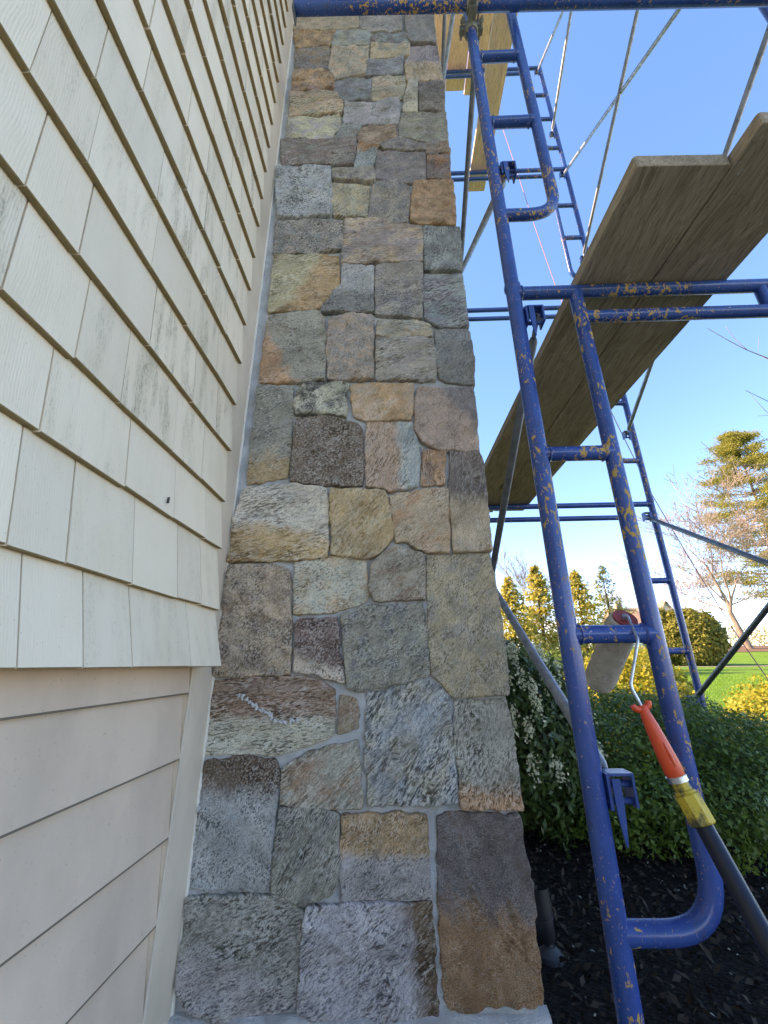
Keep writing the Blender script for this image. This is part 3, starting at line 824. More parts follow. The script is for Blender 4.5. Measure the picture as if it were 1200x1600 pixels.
# outline, colour a, colour b, streak angle (deg), fleck, rust, split (direction deg towards b, offset -1..1) or None, label
ST = [
 (SA, [(236, -60), (510, -60), (515, 120), (236, 130)], 'tan', 'grey', 5, .5, .1, None, None),
 (SA, [(520, -60), (712, -60), (708, 130), (640, 140), (570, 135), (520, 125)], 'grey', 'dgrey', 20, .5, 0, None, None),
 (SA, [(722, -60), (836, -60), (862, 195), (740, 190), (722, 120)], 'dgrey', 'purple', 60, .45, 0, None, None),
 (SA, [(236, 135), (415, 130), (412, 165), (385, 200), (235, 208)], 'brown', 'gold', 5, .5, .5, None, None),
 (SA, [(418, 133), (568, 138), (562, 200), (395, 200)], 'blue', 'grey', 0, .4, 0, None, None),
 (SA, [(575, 163), (740, 150), (740, 192), (600, 188), (573, 180)], 'dgrey', 'blue', 0, .4, 0, None, None),
 (SA, [(572, 192), (742, 198), (742, 250), (568, 258)], 'tan', 'grey', 0, .5, .1, None, None),
 (SA, [(232, 212), (385, 205), (378, 308), (228, 316)], 'dgrey', 'brown', 0, .5, .2, None, None),
 (SA, [(397, 206), (562, 208), (545, 330), (460, 345), (400, 352), (382, 300)], 'grey', 'tan', 70, .5, .1, None, None),
 (SA, [(555, 267), (715, 260), (712, 325), (545, 335)], 'dgrey', 'blue', 0, .4, 0, None, None),
 (SA, [(748, 203), (866, 200), (893, 365), (730, 365), (722, 300)], 'purple', 'tan', 80, .45, .1, (270, 0), None),
 (SA, [(225, 320), (340, 312), (400, 335), (405, 393), (330, 410), (218, 408)], 'gold', 'brown', 0, .6, .7, None, 'rusty orange layered stone'),
 (SA, [(410, 370), (470, 348), (570, 348), (570, 445), (450, 450), (402, 400)], 'dgrey', 'blue', 30, .4, 0, None, None),
 (SA, [(576, 340), (725, 330), (722, 385), (712, 436), (576, 443)], 'tan', 'grey', 5, .5, .15, None, None),
 (SA, [(740, 370), (780, 372), (778, 500), (712, 500), (715, 445)], 'light', 'grey', 80, .5, 0, None, None),
 (SA, [(786, 370), (895, 370), (900, 497), (786, 497)], 'dpurple', 'purple', 30, .9, 0, None, None),
 (SA, [(212, 415), (415, 413), (445, 465), (440, 508), (205, 520)], 'tan', 'grey', 10, .6, .1, None, None),
 (SA, [(455, 460), (580, 460), (640, 445), (695, 440), (703, 480), (690, 555), (530, 556), (447, 553)], 'lblue', 'blue', 20, .6, 0, None, 'pale blue grey stone'),
 (SA, [(200, 525), (430, 515), (438, 560), (400, 600), (385, 611), (190, 611)], 'light', 'lblue', 0, .6, 0, None, None),
 (SA, [(440, 560), (528, 563), (508, 598), (493, 614), (410, 614)], 'blue', 'dgrey', 0, .5, 0, None, None),
 (SA, [(510, 602), (530, 568), (600, 548), (680, 560), (685, 603), (600, 648), (515, 630)], 'brown', 'tan', 10, .5, .4, None, None),
 (SA, [(708, 505), (903, 500), (915, 635), (815, 636), (700, 610), (695, 560)], 'purple', 'grey', 10, .5, .1, None, None),
 (SA, [(182, 620), (500, 617), (500, 680), (490, 735), (172, 738)], 'dpurple', 'dgrey', 5, .5, .15, None, 'dark purple grey stone'),
 (SA, [(514, 640), (600, 657), (577, 742), (496, 742)], 'blue', 'rust', 60, .5, 0, (90, .35), None),
 (SA, [(607, 650), (690, 618), (814, 642), (814, 672), (640, 670)], 'dgrey', 'grey', 5, .5, 0, None, None),
 (SA, [(600, 674), (814, 680), (814, 800), (745, 813), (585, 800)], 'dgrey', 'purple', 30, .5, 0, None, None),
 (SA, [(820, 642), (915, 641), (920, 690), (820, 690)], 'brown', 'dgrey', 10, .5, .1, None, None),
 (SA, [(820, 696), (921, 695), (926, 803), (820, 800)], 'dpurple', 'rust', 40, .5, .5, None, None),
 (SA, [(165, 746), (390, 743), (390, 790), (395, 900), (395, 965), (150, 968), (155, 800)], 'lblue', 'blue', -12, .85, 0, None, 'pale blue grey banded stone'),
 (SA, [(400, 757), (580, 752), (588, 800), (570, 816), (500, 806), (400, 800)], 'grey', 'dgrey', 0, .5, .1, None, None),
 (SA, [(398, 814), (500, 814), (562, 827), (555, 968), (455, 968), (400, 958)], 'grey', 'tan', 35, .6, .2, None, None),
 (SA, [(582, 817), (592, 806), (700, 810), (746, 827), (738, 996), (560, 970)], 'grey', 'dgrey', 45, .6, 0, None, None),
 (SA, [(757, 832), (772, 813), (937, 811), (950, 1005), (800, 1003), (748, 988)], 'orange', 'rust', 60, .4, .3, None, 'rust orange stone at the chimney corner'),
 (SA, [(148, 981), (450, 981), (440, 1113), (300, 1122), (133, 1128)], 'grey', 'dgrey', 15, .85, .05, None, None),
 (SA, [(456, 976), (560, 977), (740, 1003), (798, 1010), (800, 1165), (440, 1178)], 'purple', 'pink', 15, .5, .35, None, 'large purple brown stone'),
 (SA, [(806, 1011), (966, 1015), (978, 1213), (808, 1213)], 'dgrey', 'blue', 80, .75, 0, None, None),
 (SA, [(140, 1137), (300, 1131), (425, 1138), (428, 1268), (340, 1368), (200, 1393), (108, 1388)], 'gold', 'tan', 15, .6, .6, (150, 0), 'large orange tan stone'),
 (SA, [(442, 1186), (580, 1190), (584, 1393), (352, 1393), (352, 1372), (400, 1312), (436, 1270)], 'lblue', 'dgrey', 20, .7, 0, (270, .1), None),
 (SA, [(592, 1187), (800, 1178), (798, 1420), (590, 1402)], 'grey', 'dgrey', 20, .6, 0, None, None),
 (SA, [(808, 1221), (978, 1218), (1006, 1452), (880, 1458), (812, 1428), (801, 1300)], 'dgrey', 'blue', 20, .7, 0, None, None),
 (SB, [(205, 85), (400, 70), (438, 100), (438, 160), (438, 350), (330, 358), (168, 360), (182, 250)], 'grey', 'gold', 20, .6, .35, (215, .55), 'tan stone rusted at its lower corner'),
 (SB, [(460, 87), (635, 80), (636, 345), (500, 350), (448, 343), (446, 170)], 'grey', 'tan', 60, .6, .15, None, None),
 (SB, [(650, 115), (800, 112), (868, 130), (876, 177), (647, 171)], 'grey', 'tan', 5, .6, 0, None, None),
 (SB, [(648, 181), (875, 184), (888, 230), (890, 350), (645, 346)], 'grey', 'purple', 15, .65, .05, None, None),
 (SB, [(887, 142), (960, 137), (1028, 145), (1045, 240), (1048, 363), (940, 356), (905, 340), (891, 250)], 'dgrey', 'purple', 50, .55, 0, None, None),
 (SB, [(165, 373), (310, 373), (300, 560), (285, 745), (118, 770), (137, 600)], 'green', 'gold', 30, .8, 0, (270, .45), 'grey green stone with a tan band'),
 (SB, [(332, 381), (362, 362), (530, 362), (530, 420), (523, 498), (430, 483), (320, 490), (313, 440)], 'light', 'black', 35, .8, .3, None, 'black and cream mottled stone'),
 (SB, [(542, 381), (562, 362), (800, 360), (799, 430), (785, 508), (600, 511), (556, 490)], 'orange', 'pink', 60, .35, .3, None, 'salmon orange stone'),
 (SB, [(815, 381), (1038, 378), (1052, 440), (1062, 632), (900, 633), (832, 603), (802, 545), (807, 450)], 'pink', 'dgrey', 55, .45, .2, (35, .45), None),
 (SB, [(322, 511), (430, 492), (560, 522), (590, 547), (594, 700), (588, 776), (430, 778), (296, 762), (301, 680)], 'maroon', 'dbrown', 38, 1.0, .05, None, 'dark maroon stone flecked with white'),
 (SB, [(609, 516), (793, 522), (800, 562), (823, 620), (818, 780), (720, 803), (606, 783), (602, 600)], 'pink', 'lblue', 60, .75, .1, (0, .15), 'stone half pinkish grey and half blue grey'),
 (SB, [(836, 632), (928, 642), (927, 773), (831, 774)], 'orange', 'brown', 85, .6, .4, None, 'small rusty stone'),
 (SB, [(947, 641), (1060, 639), (1085, 680), (1090, 760), (1105, 880), (1118, 1045), (960, 1049), (947, 800)], 'pink', 'dpurple', 70, .4, .15, (90, .05), 'tall stone, dark purple above and pinkish below'),
 (SB, [(110, 791), (300, 774), (440, 787), (451, 850), (449, 1070), (330, 1083), (70, 1088), (87, 900)], 'light', 'gold', 15, .7, .35, (255, .25), 'large pale stone rusted along its bottom'),
 (SB, [(461, 792), (680, 806), (698, 860), (720, 970), (713, 1000), (650, 1058), (600, 1078), (466, 1060)], 'gold', 'tan', 55, .55, .5, None, 'golden brown stone'),
 (SB, [(702, 821), (790, 802), (940, 788), (947, 1048), (845, 1053), (770, 1009), (726, 1009), (711, 900)], 'tan', 'gold', 40, .55, .25, None, None),
 (SC, [(110, 99), (290, 99), (324, 120), (329, 300), (324, 484), (200, 489), (72, 487), (91, 320)], 'tan', 'brown', 45, .75, .2, None, None),
 (SC, [(341, 91), (450, 70), (570, 67), (590, 91), (601, 210), (580, 234), (470, 264), (340, 271), (336, 180)], 'light', 'tan', 25, .7, .2, None, 'pale cream stone'),
 (SC, [(611, 91), (690, 30), (790, 57), (799, 70), (801, 217), (620, 224), (606, 180)], 'grey', 'brown', 45, .6, .2, None, None),
 (SC, [(809, 66), (1028, 57), (1045, 120), (1060, 210), (1080, 350), (1094, 480), (1098, 554), (900, 563), (826, 479), (815, 300)], 'tan', 'grey', 55, .7, .05, None, 'largest grey brown stone at the chimney corner'),
 (SC, [(346, 291), (490, 281), (499, 400), (518, 513), (440, 498), (400, 477), (339, 477)], 'maroon', 'light', 45, 1.0, .3, (250, .4), 'dark rusty stone veined with white'),
 (SC, [(506, 271), (600, 242), (790, 230), (814, 350), (817, 489), (700, 518), (560, 546), (526, 528)], 'grey', 'dgrey', 40, .85, .05, None, None),
 (SC, [(65, 506), (200, 497), (340, 491), (400, 494), (478, 541), (486, 620), (473, 700), (440, 718), (330, 753), (260, 768), (100, 763), (33, 769), (41, 650)], 'brown', 'light', 10, .9, .35, (270, .15), 'wide brown stone crossed by a white seam'),
 (SC, [(501, 562), (559, 571), (563, 678), (491, 698)], 'brown', 'grey', 40, .6, .2, None, None),
 (SC, [(597, 556), (700, 532), (819, 505), (888, 561), (899, 700), (921, 936), (602, 950), (592, 800)], 'blue', 'grey', 48, .95, .02, None, 'large blue grey stone with slanting grain'),
 (SC, [(907, 582), (1089, 574), (1110, 680), (1148, 960), (931, 958), (907, 700)], 'grey', 'gold', 60, .75, 0, (270, .62), 'grey stone with a rust band at its foot'),
 (SD, [(150, 21), (250, 7), (360, 17), (366, 60), (350, 250), (340, 398), (230, 399), (106, 389), (121, 250)], 'lblue', 'dbrown', 52, 1.1, .12, (90, .45), 'blue grey stone with a brown top'),
 (SD, [(376, 75), (380, 36), (460, -10), (596, -40), (604, 60), (610, 158), (500, 156), (369, 141)], 'grey', 'brown', 42, .85, .05, None, None),
 (SD, [(369, 152), (500, 160), (544, 177), (544, 330), (529, 398), (440, 438), (400, 418), (346, 399), (353, 280)], 'green', 'dgrey', 55, .85, .03, None, None),
 (SD, [(553, 180), (640, 172), (799, 177), (804, 280), (810, 418), (680, 423), (547, 426), (549, 300)], 'lblue', 'gold', 50, 1.0, .05, (90, .0), 'stone half golden brown and half blue grey'),
 (SD, [(832, 181), (900, 170), (1074, 179), (1085, 260), (1110, 380), (1118, 500), (1130, 600), (1144, 743), (1060, 743), (980, 733), (930, 757), (870, 753), (852, 720), (837, 500)], 'dpurple', 'rust', 30, .42, .75, (265, .1), 'large dark purple stone stained rust brown at the foot'),
 (SD, [(106, 417), (230, 414), (374, 417), (438, 461), (438, 560), (414, 738), (300, 772), (180, 775), (111, 747), (72, 690), (81, 560)], 'green', 'lblue', 25, .9, 0, (250, .3), 'large mottled blue green stone at the foot'),
 (SD, [(451, 442), (620, 437), (811, 437), (824, 560), (833, 767), (700, 775), (500, 777), (420, 757), (431, 620)], 'lblue', 'dbrown', 35, 1.15, .1, (5, .55), 'blue white banded stone with brown patches'),
]
def set_stone(o, a, b, ang, fl, rust, split, hx, hz, rnd):
    j = lambda c: tuple(max(0.01, x * rnd.uniform(.93, 1.07)) for x in lin(c))
    o['col_a'] = j(G[a]); o['col_b'] = j(G[b])
    o['streak'] = R(ang); o['fleck'] = min(float(fl), .86); o['grain'] = rnd.choice((.75, .9, 1.05, 1.25, 1.5)); o['draw'] = rnd.choice((.6, .75, .9, 1.1, 1.6)); o['rust'] = float(rust)
    if split:
        d, off = split
        o['split_x'] = math.cos(R(d)) / hx; o['split_z'] = math.sin(R(d)) / hz
        o['split_off'] = float(off); o['split_noise'] = 0.75
    else:
        o['split_x'] = 0.0; o['split_z'] = 0.0; o['split_off'] = 0.05; o['split_noise'] = 1.9
rs2 = random.Random(4)
for i, (S, pts, a, b, ang, fl, rust, split, lab) in enumerate(ST):
    poly = []
    for (x, y) in pts:
        p = on_y(*S(x, y), D - .008)
        poly.append((XL + .006 + rs2.uniform(0, .003) if p.x - XL < .026 else min(p.x, XR + .012), p.z))
    hx = (max(p[0] for p in poly) - min(p[0] for p in poly)) / 2
    hz = (max(p[1] for p in poly) - min(p[1] for p in poly)) / 2
    corner = max(p[0] for p in poly) > XR - .03
    c, v, f = stone_mesh(poly, i * 1.37 + 2, R(ang), rs2.uniform(1.2, 2.1), .13 if corner else .04, rs2.uniform(.008, .019))
    o = mesh_obj('stone', v, f, MAT['stone'], chim, True, (c.x, D, c.y))
    orient_fix(o)
    o.matrix_parent_inverse = CINV
    if lab: o['label'] = lab
    set_stone(o, a, b, ang, fl, rust, split, hx, hz, rs2)
sm = MB()
crk = [(140, 552), (165, 568), (192, 592), (215, 612), (250, 622), (268, 648), (300, 655), (342, 645), (378, 662)]
for i_ in range(len(crk) - 1):                # torn mortar skin filling a break in the stone
    for q_ in range(5):
        t_ = (q_ + rs2.uniform(0, 1)) / 5
        p_ = on_y(*SC(crk[i_][0] + (crk[i_ + 1][0] - crk[i_][0]) * t_ + rs2.uniform(-5, 5), crk[i_][1] + (crk[i_ + 1][1] - crk[i_][1]) * t_ + rs2.uniform(-4, 4)), D - .0175)
        r_ = rs2.uniform(.0022, .0052)
        ang_ = rs2.uniform(0, 6.28)
        e_ = Vector((math.cos(ang_), 0, math.sin(ang_))) * r_
        sm.tube([p_ - e_ * 1.6, p_ - e_, p_ + e_, p_ + e_ * 1.6], [r_ * .3, r_ * .8, r_ * .8, r_ * .3], 7)
sm = sm.build('mortar_smear', m_plain('white_mortar', (0.52, 0.50, 0.47), .95, .2, bump=.8, scale=200), chim, sharp=None)
sm['kind'] = 'stuff'
sm.matrix_parent_inverse = CINV
# the chimney's right-hand return, seen only from further right
keys = ['grey', 'tan', 'dgrey', 'blue', 'brown', 'gold', 'purple', 'light']
z = 0.085
while z < 4.2:
    h = rs2.uniform(.13, .21)
    y = D + .14 + rs2.uniform(0, .05)
    while y < CB - .06:
        w = min(rs2.uniform(.14, .30), CB - y)
        q = lambda: rs2.uniform(-.008, .008)
        poly = [(y + .004 + q() * .3, z + q() * .4), (y + w - .006 + q() * .3, z + q() * .4), (y + w - .006 + q() * .3, z + h - .008 + q() * .4), (y + .004 + q() * .3, z + h - .008 + q() * .4)]
        ang = rs2.uniform(10, 70)
        c, v, f = stone_mesh(poly, rs2.uniform(0, 90), R(ang), 1.0, .03, .012, step=.012)
        v = [(-p[1], p[0], p[2]) for p in v]
        o = mesh_obj('stone', v, f, MAT['stone'], chim, True, (XRM, c.x, c.y))
        orient_fix(o); o.matrix_parent_inverse = CINV
        set_stone(o, rs2.choice(keys), rs2.choice(keys), ang, .7, .1, None, .1, .1, rs2)
        y += w
    z += h
# courses above the picture, one rough mass
mb = MB()
z = on_y(500, -24, D).z + .01
while z < CTOP - .1:
    h = rs2.uniform(.14, .22); x = XL + .01
    while x < XR - .03:
        w = min(rs2.uniform(.16, .32), XR - x)
        c, v, f = stone_mesh([(x, z), (x + w - .008, z), (x + w - .008, z + h - .008), (x, z + h - .008)], rs2.uniform(0, 90), .5, 1, .04, .01, step=.05)
        mb.add([(p[0] + c.x, p[1] + D, p[2] + c.y) for p in v], f)
        x += w
    z += h
o = mb.build('stonework', MAT['stone'], chim, True, sharp=None); orient_fix(o); o.matrix_parent_inverse = CINV
o['kind'] = 'stuff'; set_stone(o, 'grey', 'tan', 30, .6, .1, None, 1, 1, rs2)

# ================================================================== SCAFFOLD
FW = 1.55
X0, YF, YB = 0.4015, 1.010, 2.955
Z0, TIER = -0.03, 1.96
UZ, R1, R2, TB, LB = 0.362, 0.900, 1.373, 1.955, 1.851
LADW = 0.197
LK = (0.59, 1.85)
def lock_mesh(s):
    """drop-lock for a brace: stud, strap and latch, on the inner side of a post"""
    m = MB()
    x = .0225 * s
    def bx(x0, x1, y0, y1, z0, z1): m.box((min(x0, x1), y0, z0), (max(x0, x1), y1, z1))
    bx(x, x + .006 * s, -.020, .020, -.030, .034)
    bx(x + .0062 * s, x + .050 * s, -.021, .021, .030, .035)        # top strap
    bx(x + .0505 * s, x + .0555 * s, -.021, .021, -.026, .035)      # outer strap
    m.tube([(x + .004 * s, 0, .012), (x + .052 * s, 0, .012)], .0065, 10)
    m.tube([(x + .004 * s, 0, -.018), (x + .053 * s, 0, -.018)], .0065, 10)
    zl = [.026, -.02, -.05, -.088]
    wl2 = [.008, .008, .006, .0015]
    vv = []
    for z_, w_ in zip(zl, wl2):
        for y_ in (-.026, -.0215):
            vv += [(x + (.016 - w_) * s, y_, z_), (x + (.016 + w_) * s, y_, z_)]
    ff = [(0, 1, 3, 2), (12, 14, 15, 13)]
    for q in range(3):
        o4 = q * 4
        ff += [(o4, o4 + 4, o4 + 5, o4 + 1), (o4 + 2, o4 + 3, o4 + 7, o4 + 6), (o4, o4 + 2, o4 + 6, o4 + 4), (o4 + 1, o4 + 5, o4 + 7, o4 + 3)]
    m.add(vv, ff)
    return m
def make_frame():
    root = empty('scaffold_section')
    B = MAT['blue']
    for x in (0, FW):
        MB().tube([(x, 0, .036), (x, 0, .70), (x, 0, 1.3), (x, 0, TIER + .035)], .0225, 20).build('post', B, root)
        MB().tube([(x, 0, .000), (x, 0, .012), (x, 0, .024), (x, 0, .030), (x, 0, .034)], [.0205, .0262, .0262, .0248, .0224], 20, False).build('coupling_collar', B, root)
    MB().tube([(0, 0, TB), (.021, 0, TB), (.0235, 0, TB), (.029, 0, TB), (FW / 2, 0, TB), (FW - .029, 0, TB), (FW - .0235, 0, TB), (FW - .021, 0, TB), (FW, 0, TB)], [.0208, .0208, .0248, .0208, .0206, .0208, .0248, .0208, .0208], 18).build('top_bar', B, root)
    MB().tube([(LADW, 0, LB), (FW / 2, 0, LB), (FW - LADW, 0, LB)], .0195, 18).build('lower_bar', B, root)
    MB().tube([(FW / 2, 0, LB), (FW / 2, 0, TB)], .0165, 14).build('strut', B, root)
    for s, x in ((1, 0), (-1, FW)):
        MB().tube(bend([(x + LADW * s, 0, TB), (x + LADW * s, 0, 1.0), (x + LADW * s, 0, UZ), (x, 0, UZ)], .105, 9), .0205, 18).build('ladder_stile', B, root)
        for z in (R1, R2):
            MB().tube([(x + q_ * LADW * s, 0, z) for q_ in (0, .115, .125, .15, .5, .85, .875, .885, 1)], [.0208, .0208, .0245, .0208, .0206, .0208, .0245, .0208, .0208], 18).build('rung', B, root)
        for z in LK:
            lo = lock_mesh(s).build('brace_lock', MAT['blue'], root, smooth=True)
            lo.location = (x, 0, z)
    return root
frame0 = make_frame()
fl = {(0, 0): 'chipped blue scaffold section nearest the camera, the paint roller hangs on its rung',
      (0, 1): 'blue scaffold section stacked on the nearest one, beside the chimney top',
      (0, 2): 'front blue scaffold section two lifts up, above the horizontal blue tube',
      (0, 3): 'topmost front blue scaffold section, under the upper plank deck',
      (1, 0): 'lowest rear blue scaffold section standing in the shrubs behind the planks',
      (1, 1): 'second rear blue scaffold section, rising behind the two dark planks',
      (1, 2): 'third rear blue scaffold section, sunlit ladder against the sky',
      (1, 3): 'highest rear blue scaffold section, under the fresh pine planks'}
first = True
for r, y in enumerate((YF, YB)):
    for t_ in range(4):
        fo = frame0 if first else copy_tree(frame0); first = False
        fo.location = (X0, y, Z0 + TIER * t_)
        tag(fo, fl[(r, t_)], 'scaffold section', 'stacked scaffold sections')
# base plates under the four bottom posts
i = 0
for y, d in ((YF, 'front'), (YB, 'rear')):
    for x, s in ((X0, 'chimney-side'), (X0 + FW, 'lawn-side')):
        m = MB(); m.box((x - .07, y - .07, .004), (x + .07, y + .07, .012)); m.tube([(x, y, .011), (x, y, .03)], .018, 12)
        tag(m.build('base_plate', MAT['darksteel']), f'steel base plate under the {d} {s} scaffold post', 'base plate', 'scaffold base plates')

# cross braces between the two rows of frames
def brace(x, za, zb, label, mat):
    a, b = Vector((x, YF, za)), Vector((x, YB, zb))
    d = (b - a).normalized()
    o = MB().tube([a + d * .055, a + d * .07, a.lerp(b, .5), b - d * .07, b - d * .055], [.010, .0145, .0145, .0145, .010], 14).build('cross_brace', mat)
    for p, sg in ((a, 1), (b, -1)):
        m = MB()
        w = Vector((1, 0, 0)).cross(d)
        mat4 = Matrix(((1, d.x * sg, w.x, p.x), (0, d.y * sg, w.y, p.y), (0, d.z * sg, w.z, p.z), (0, 0, 0, 1)))
        m.box((-.003, -.016, -.013), (.003, .058, .013), mat4)
        e = m.build('end_tab', mat, o, smooth=False)
    tag(o, label, 'brace', 'scaffold cross braces')
xi = (X0 + .048, X0 + FW - .048)
names = {0: 'lowest', 1: 'second', 2: 'third', 3: 'top'}
for t_ in range(4):
    lo_, hi_ = Z0 + TIER * t_ + LK[0] - .003, Z0 + TIER * t_ + LK[1] - .003
    brace(xi[0], lo_, hi_, f'grey tube brace by the chimney rising towards the back in the {names[t_]} lift', MAT['galv'])
    brace(xi[0] + .012, hi_, lo_, f'grey tube brace by the chimney falling towards the back in the {names[t_]} lift', MAT['darksteel'])
    brace(xi[1], lo_, hi_, f'grey tube brace on the lawn side rising towards the back in the {names[t_]} lift', MAT['darksteel'] if t_ == 0 else MAT['galv'])
    brace(xi[1] - .012, hi_, lo_, f'grey tube brace on the lawn side falling towards the back in the {names[t_]} lift', MAT['darksteel'] if t_ == 0 else MAT['galv'])

def plank(x0, x1, y0, y1, z, mat, label, group, tilt=0.0, bow=0.006):
    th, c = .040, .007
    cx, cy = (x0 + x1) / 2, (y0 + y1) / 2
    hx, hy = (x1 - x0) / 2, (y1 - y0) / 2
    prof = [(-hx + c, -hy), (hx - c, -hy), (hx, -hy + c)]
    side = 6
    ring = []
    ring += [(-hx + c, -hy), (-hx * .3, -hy), (hx * .3, -hy), (hx - c, -hy), (hx - c * .3, -hy + c * .3), (hx, -hy + c)]
    ring += [(hx, -hy + 2 * hy * k / 10) for k in range(1, 10)]
    ring += [(hx, hy - c), (hx - c * .3, hy - c * .3), (hx - c, hy), (-hx + c, hy), (-hx + c * .3, hy - c * .3), (-hx, hy - c)]
    ring += [(-hx, hy - 2 * hy * k / 10) for k in range(1, 10)]
    ring += [(-hx, -hy + c), (-hx + c * .3, -hy + c * .3)]
    n = len(ring); v = []
    def zz(y): return bow * (1 - (y / hy) ** 2)
    for ins, h in ((.0015, 0), (0, .0015), (0, th - .0015), (.0015, th)):
        for (x, y) in ring:
            v.append((x * (1 - ins / hx), y * (1 - ins / hy), h + zz(y)))
    f = [tuple(reversed(range(n))), tuple(range(3 * n, 4 * n))]
    for k in range(3):
        for i in range(n):
            j = (i + 1) % n
            f.append((k * n + i, k * n + j, (k + 1) * n + j, (k + 1) * n + i))
    o = mesh_obj('plank', v, f, mat, None, False, (cx, cy, z))
    o.rotation_euler.z = tilt
    return tag(o, label, 'plank', group)
DK1 = Z0 + TB + .0205
plank(.588, .822, .668, 3.12, DK1, MAT['oldwood'], 'dark weathered plank on the scaffold, the one nearer the chimney with squared near end', 'dark lower planks', R(1.15))
plank(.827, 1.063, .590, 3.10, DK1, MAT['oldwood'], 'dark weathered plank on the scaffold, the outer one reaching nearer overhead', 'dark lower planks', R(1.15))
DK3 = Z0 + 2 * TIER + TB + .0205
plank(.925, 1.120, .75, 3.16, DK3, MAT['newwood'], 'single narrow pine plank lying alone across the third lift', 'fresh pine planks', R(.2))
DK4 = Z0 + 3 * TIER + TB + .0205
for k, (a, lab) in enumerate(((.55, 'leftmost fresh pine plank of the top deck, half hidden by the chimney'), (.80, 'middle fresh pine plank of the top deck, behind the clamp'), (1.05, 'right hand fresh pine plank of the top deck, beside the narrow plank'))):
    plank(a, a + .236, .70, 3.20 - .05 * (k == 1), DK4, MAT['newwood'], lab, 'fresh pine planks', R((-.3, .1, .2)[k]))

# horizontal tube clamped across the front posts
ta, tc = on_y(462, 13, .950), on_y(1000, 1, .950)
dirv = (tc - ta).normalized()
te = ta + dirv * 2.35
tb_ = MB().tube([ta, ta + dirv * 1.0, te], .0265, 20).build('scaffold_tube', MAT['blue'])
tag(tb_, 'long dark blue tube clamped level across the front post in front of the chimney top', 'tube')
mm = MB(); mm.box((ta.x - .006, ta.y - .030, ta.z - .075), (ta.x - .0005, ta.y + .030, ta.z + .034))
mm.build('end_plate', MAT['darksteel'], tb_, smooth=False)
cpos = Vector((X0, YF, ta.z + dirv.z * (X0 - ta.x) - .058))
cl = tag(empty('tube_clamp', cpos), 'cast steel coupler joining the horizontal tube to the front post', 'clamp')
def cpart(m, name):
    o = m.build(name, MAT['castclamp'], cl); o.matrix_parent_inverse = Matrix.Translation(-cpos); return o
m = MB()
m.tube([cpos + Vector((0, 0, -.026)), cpos + Vector((0, 0, -.022)), cpos + Vector((0, 0, .022)), cpos + Vector((0, 0, .026))], [.027, .0315, .0315, .027], 16)
m.box((cpos.x - .052, cpos.y - .012, cpos.z - .018), (cpos.x - .030, cpos.y + .012, cpos.z + .018))
m.box((cpos.x + .030, cpos.y - .012, cpos.z - .018), (cpos.x + .052, cpos.y + .012, cpos.z + .018))
cpart(m, 'post_band')
m = MB()
bz = ta.z + dirv.z * (X0 - ta.x)
bc = Vector((X0, .950, bz))
m.tube([bc - dirv * .024, bc - dirv * .020, bc + dirv * .020, bc + dirv * .024], [.0285, .0325, .0325, .0285], 16)
m.box((X0 - .015, .909, bz - .050), (X0 + .015, .922, bz + .036))
m.box((X0 - .017, .935, bz - .056), (X0 + .017, 1.0, bz - .026))
cpart(m, 'tube_band')
for sx in (-1, 1):
    m = MB(); bxx = cpos.x + .042 * sx
    m.tube([(bxx, cpos.y - .045, cpos.z), (bxx, cpos.y + .03, cpos.z)], .0055, 8)
    m.tube([(bxx, cpos.y - .036, cpos.z), (bxx, cpos.y - .024, cpos.z)], .011, 6)
    cpart(m, 'bolt')
m = MB(); m.tube([(X0, .900, bz - .030), (X0, .912, bz - .030)], .011, 6); m.tube([(X0, .892, bz - .030), (X0, .93, bz - .030)], .0055, 8)
cpart(m, 'bolt')

# pink mason's line hanging from the top deck to the lawn side
pp = [(782, 190, 3.02), (806, 262, 3.03), (836, 355, 3.04), (870, 452, 3.05), (915, 560, 3.06), (962, 658, 3.07), (1020, 775, 3.08), (1085, 886, 3.09), (1150, 990, 3.10), (1206, 1070, 3.11), (1300, 1200, 3.12)]
pts = [on_y(a, b, y) for a, b, y in pp]
o = MB().tube(pts, .0036, 6).build('mason_line', m_plain("pink_string", (0.50, 0.21, 0.21), 0.8))
tag(o, 'thin pink line sagging from the upper scaffold down to the lawn side', 'string')

# ================================================================== PAINT ROLLER ON ITS POLE
def at(px, py, y): return on_y(px, py, y)
ro_ = tag(empty('paint_roller', at(1100, 1290, .93)), 'paint roller with dirty cream cover and orange handle hooked over a scaffold rung', 'paint roller')
def rpart(m, name, mat, parent=None, **kw):
    o = m.build(name, mat, parent or ro_, **kw)
    o.matrix_parent_inverse = (Matrix.Translation(-ro_.location))
    return o
def m_nap():
    t = NT('roller_nap')
    P = t.coord('Object')
    a = t.noise(P, 35, 5, 0.65); b = t.noise(P, 330, 3, 0.6)
    c = t.mix(t.rng(a, 0.35, 0.7), (0.74, 0.64, 0.52), (0.52, 0.42, 0.32))
    c = t.mix(t.rng(t.noise(P, 60, 4, .7), .60, .72, 0, .75), c, (0.16, 0.11, 0.075))
    return t.done(c, 0.95, t.bump(b, 1.0, 0.006), spec=0.1)
capc = at(976, 968, 1.045)
lowc = at(941, 1052, 1.185)
ax = (lowc - capc).normalized()
cr = .036
m = MB()
ks = [0, .004, .012, .03, .08, .14, .19, .215, .226, .232]
rr = [.026, .032, .0345, .0358, .0362, .036, .0362, .0355, .032, .024]
rr = [r * 1.02 for r in rr]
ks2 = list(np.linspace(0, .232, 60)); rr2 = list(np.interp(ks2, ks, rr))
m.tube([capc + ax * k for k in ks2], rr2, 48)
cc_ = [capc + ax * k for k in ks2]
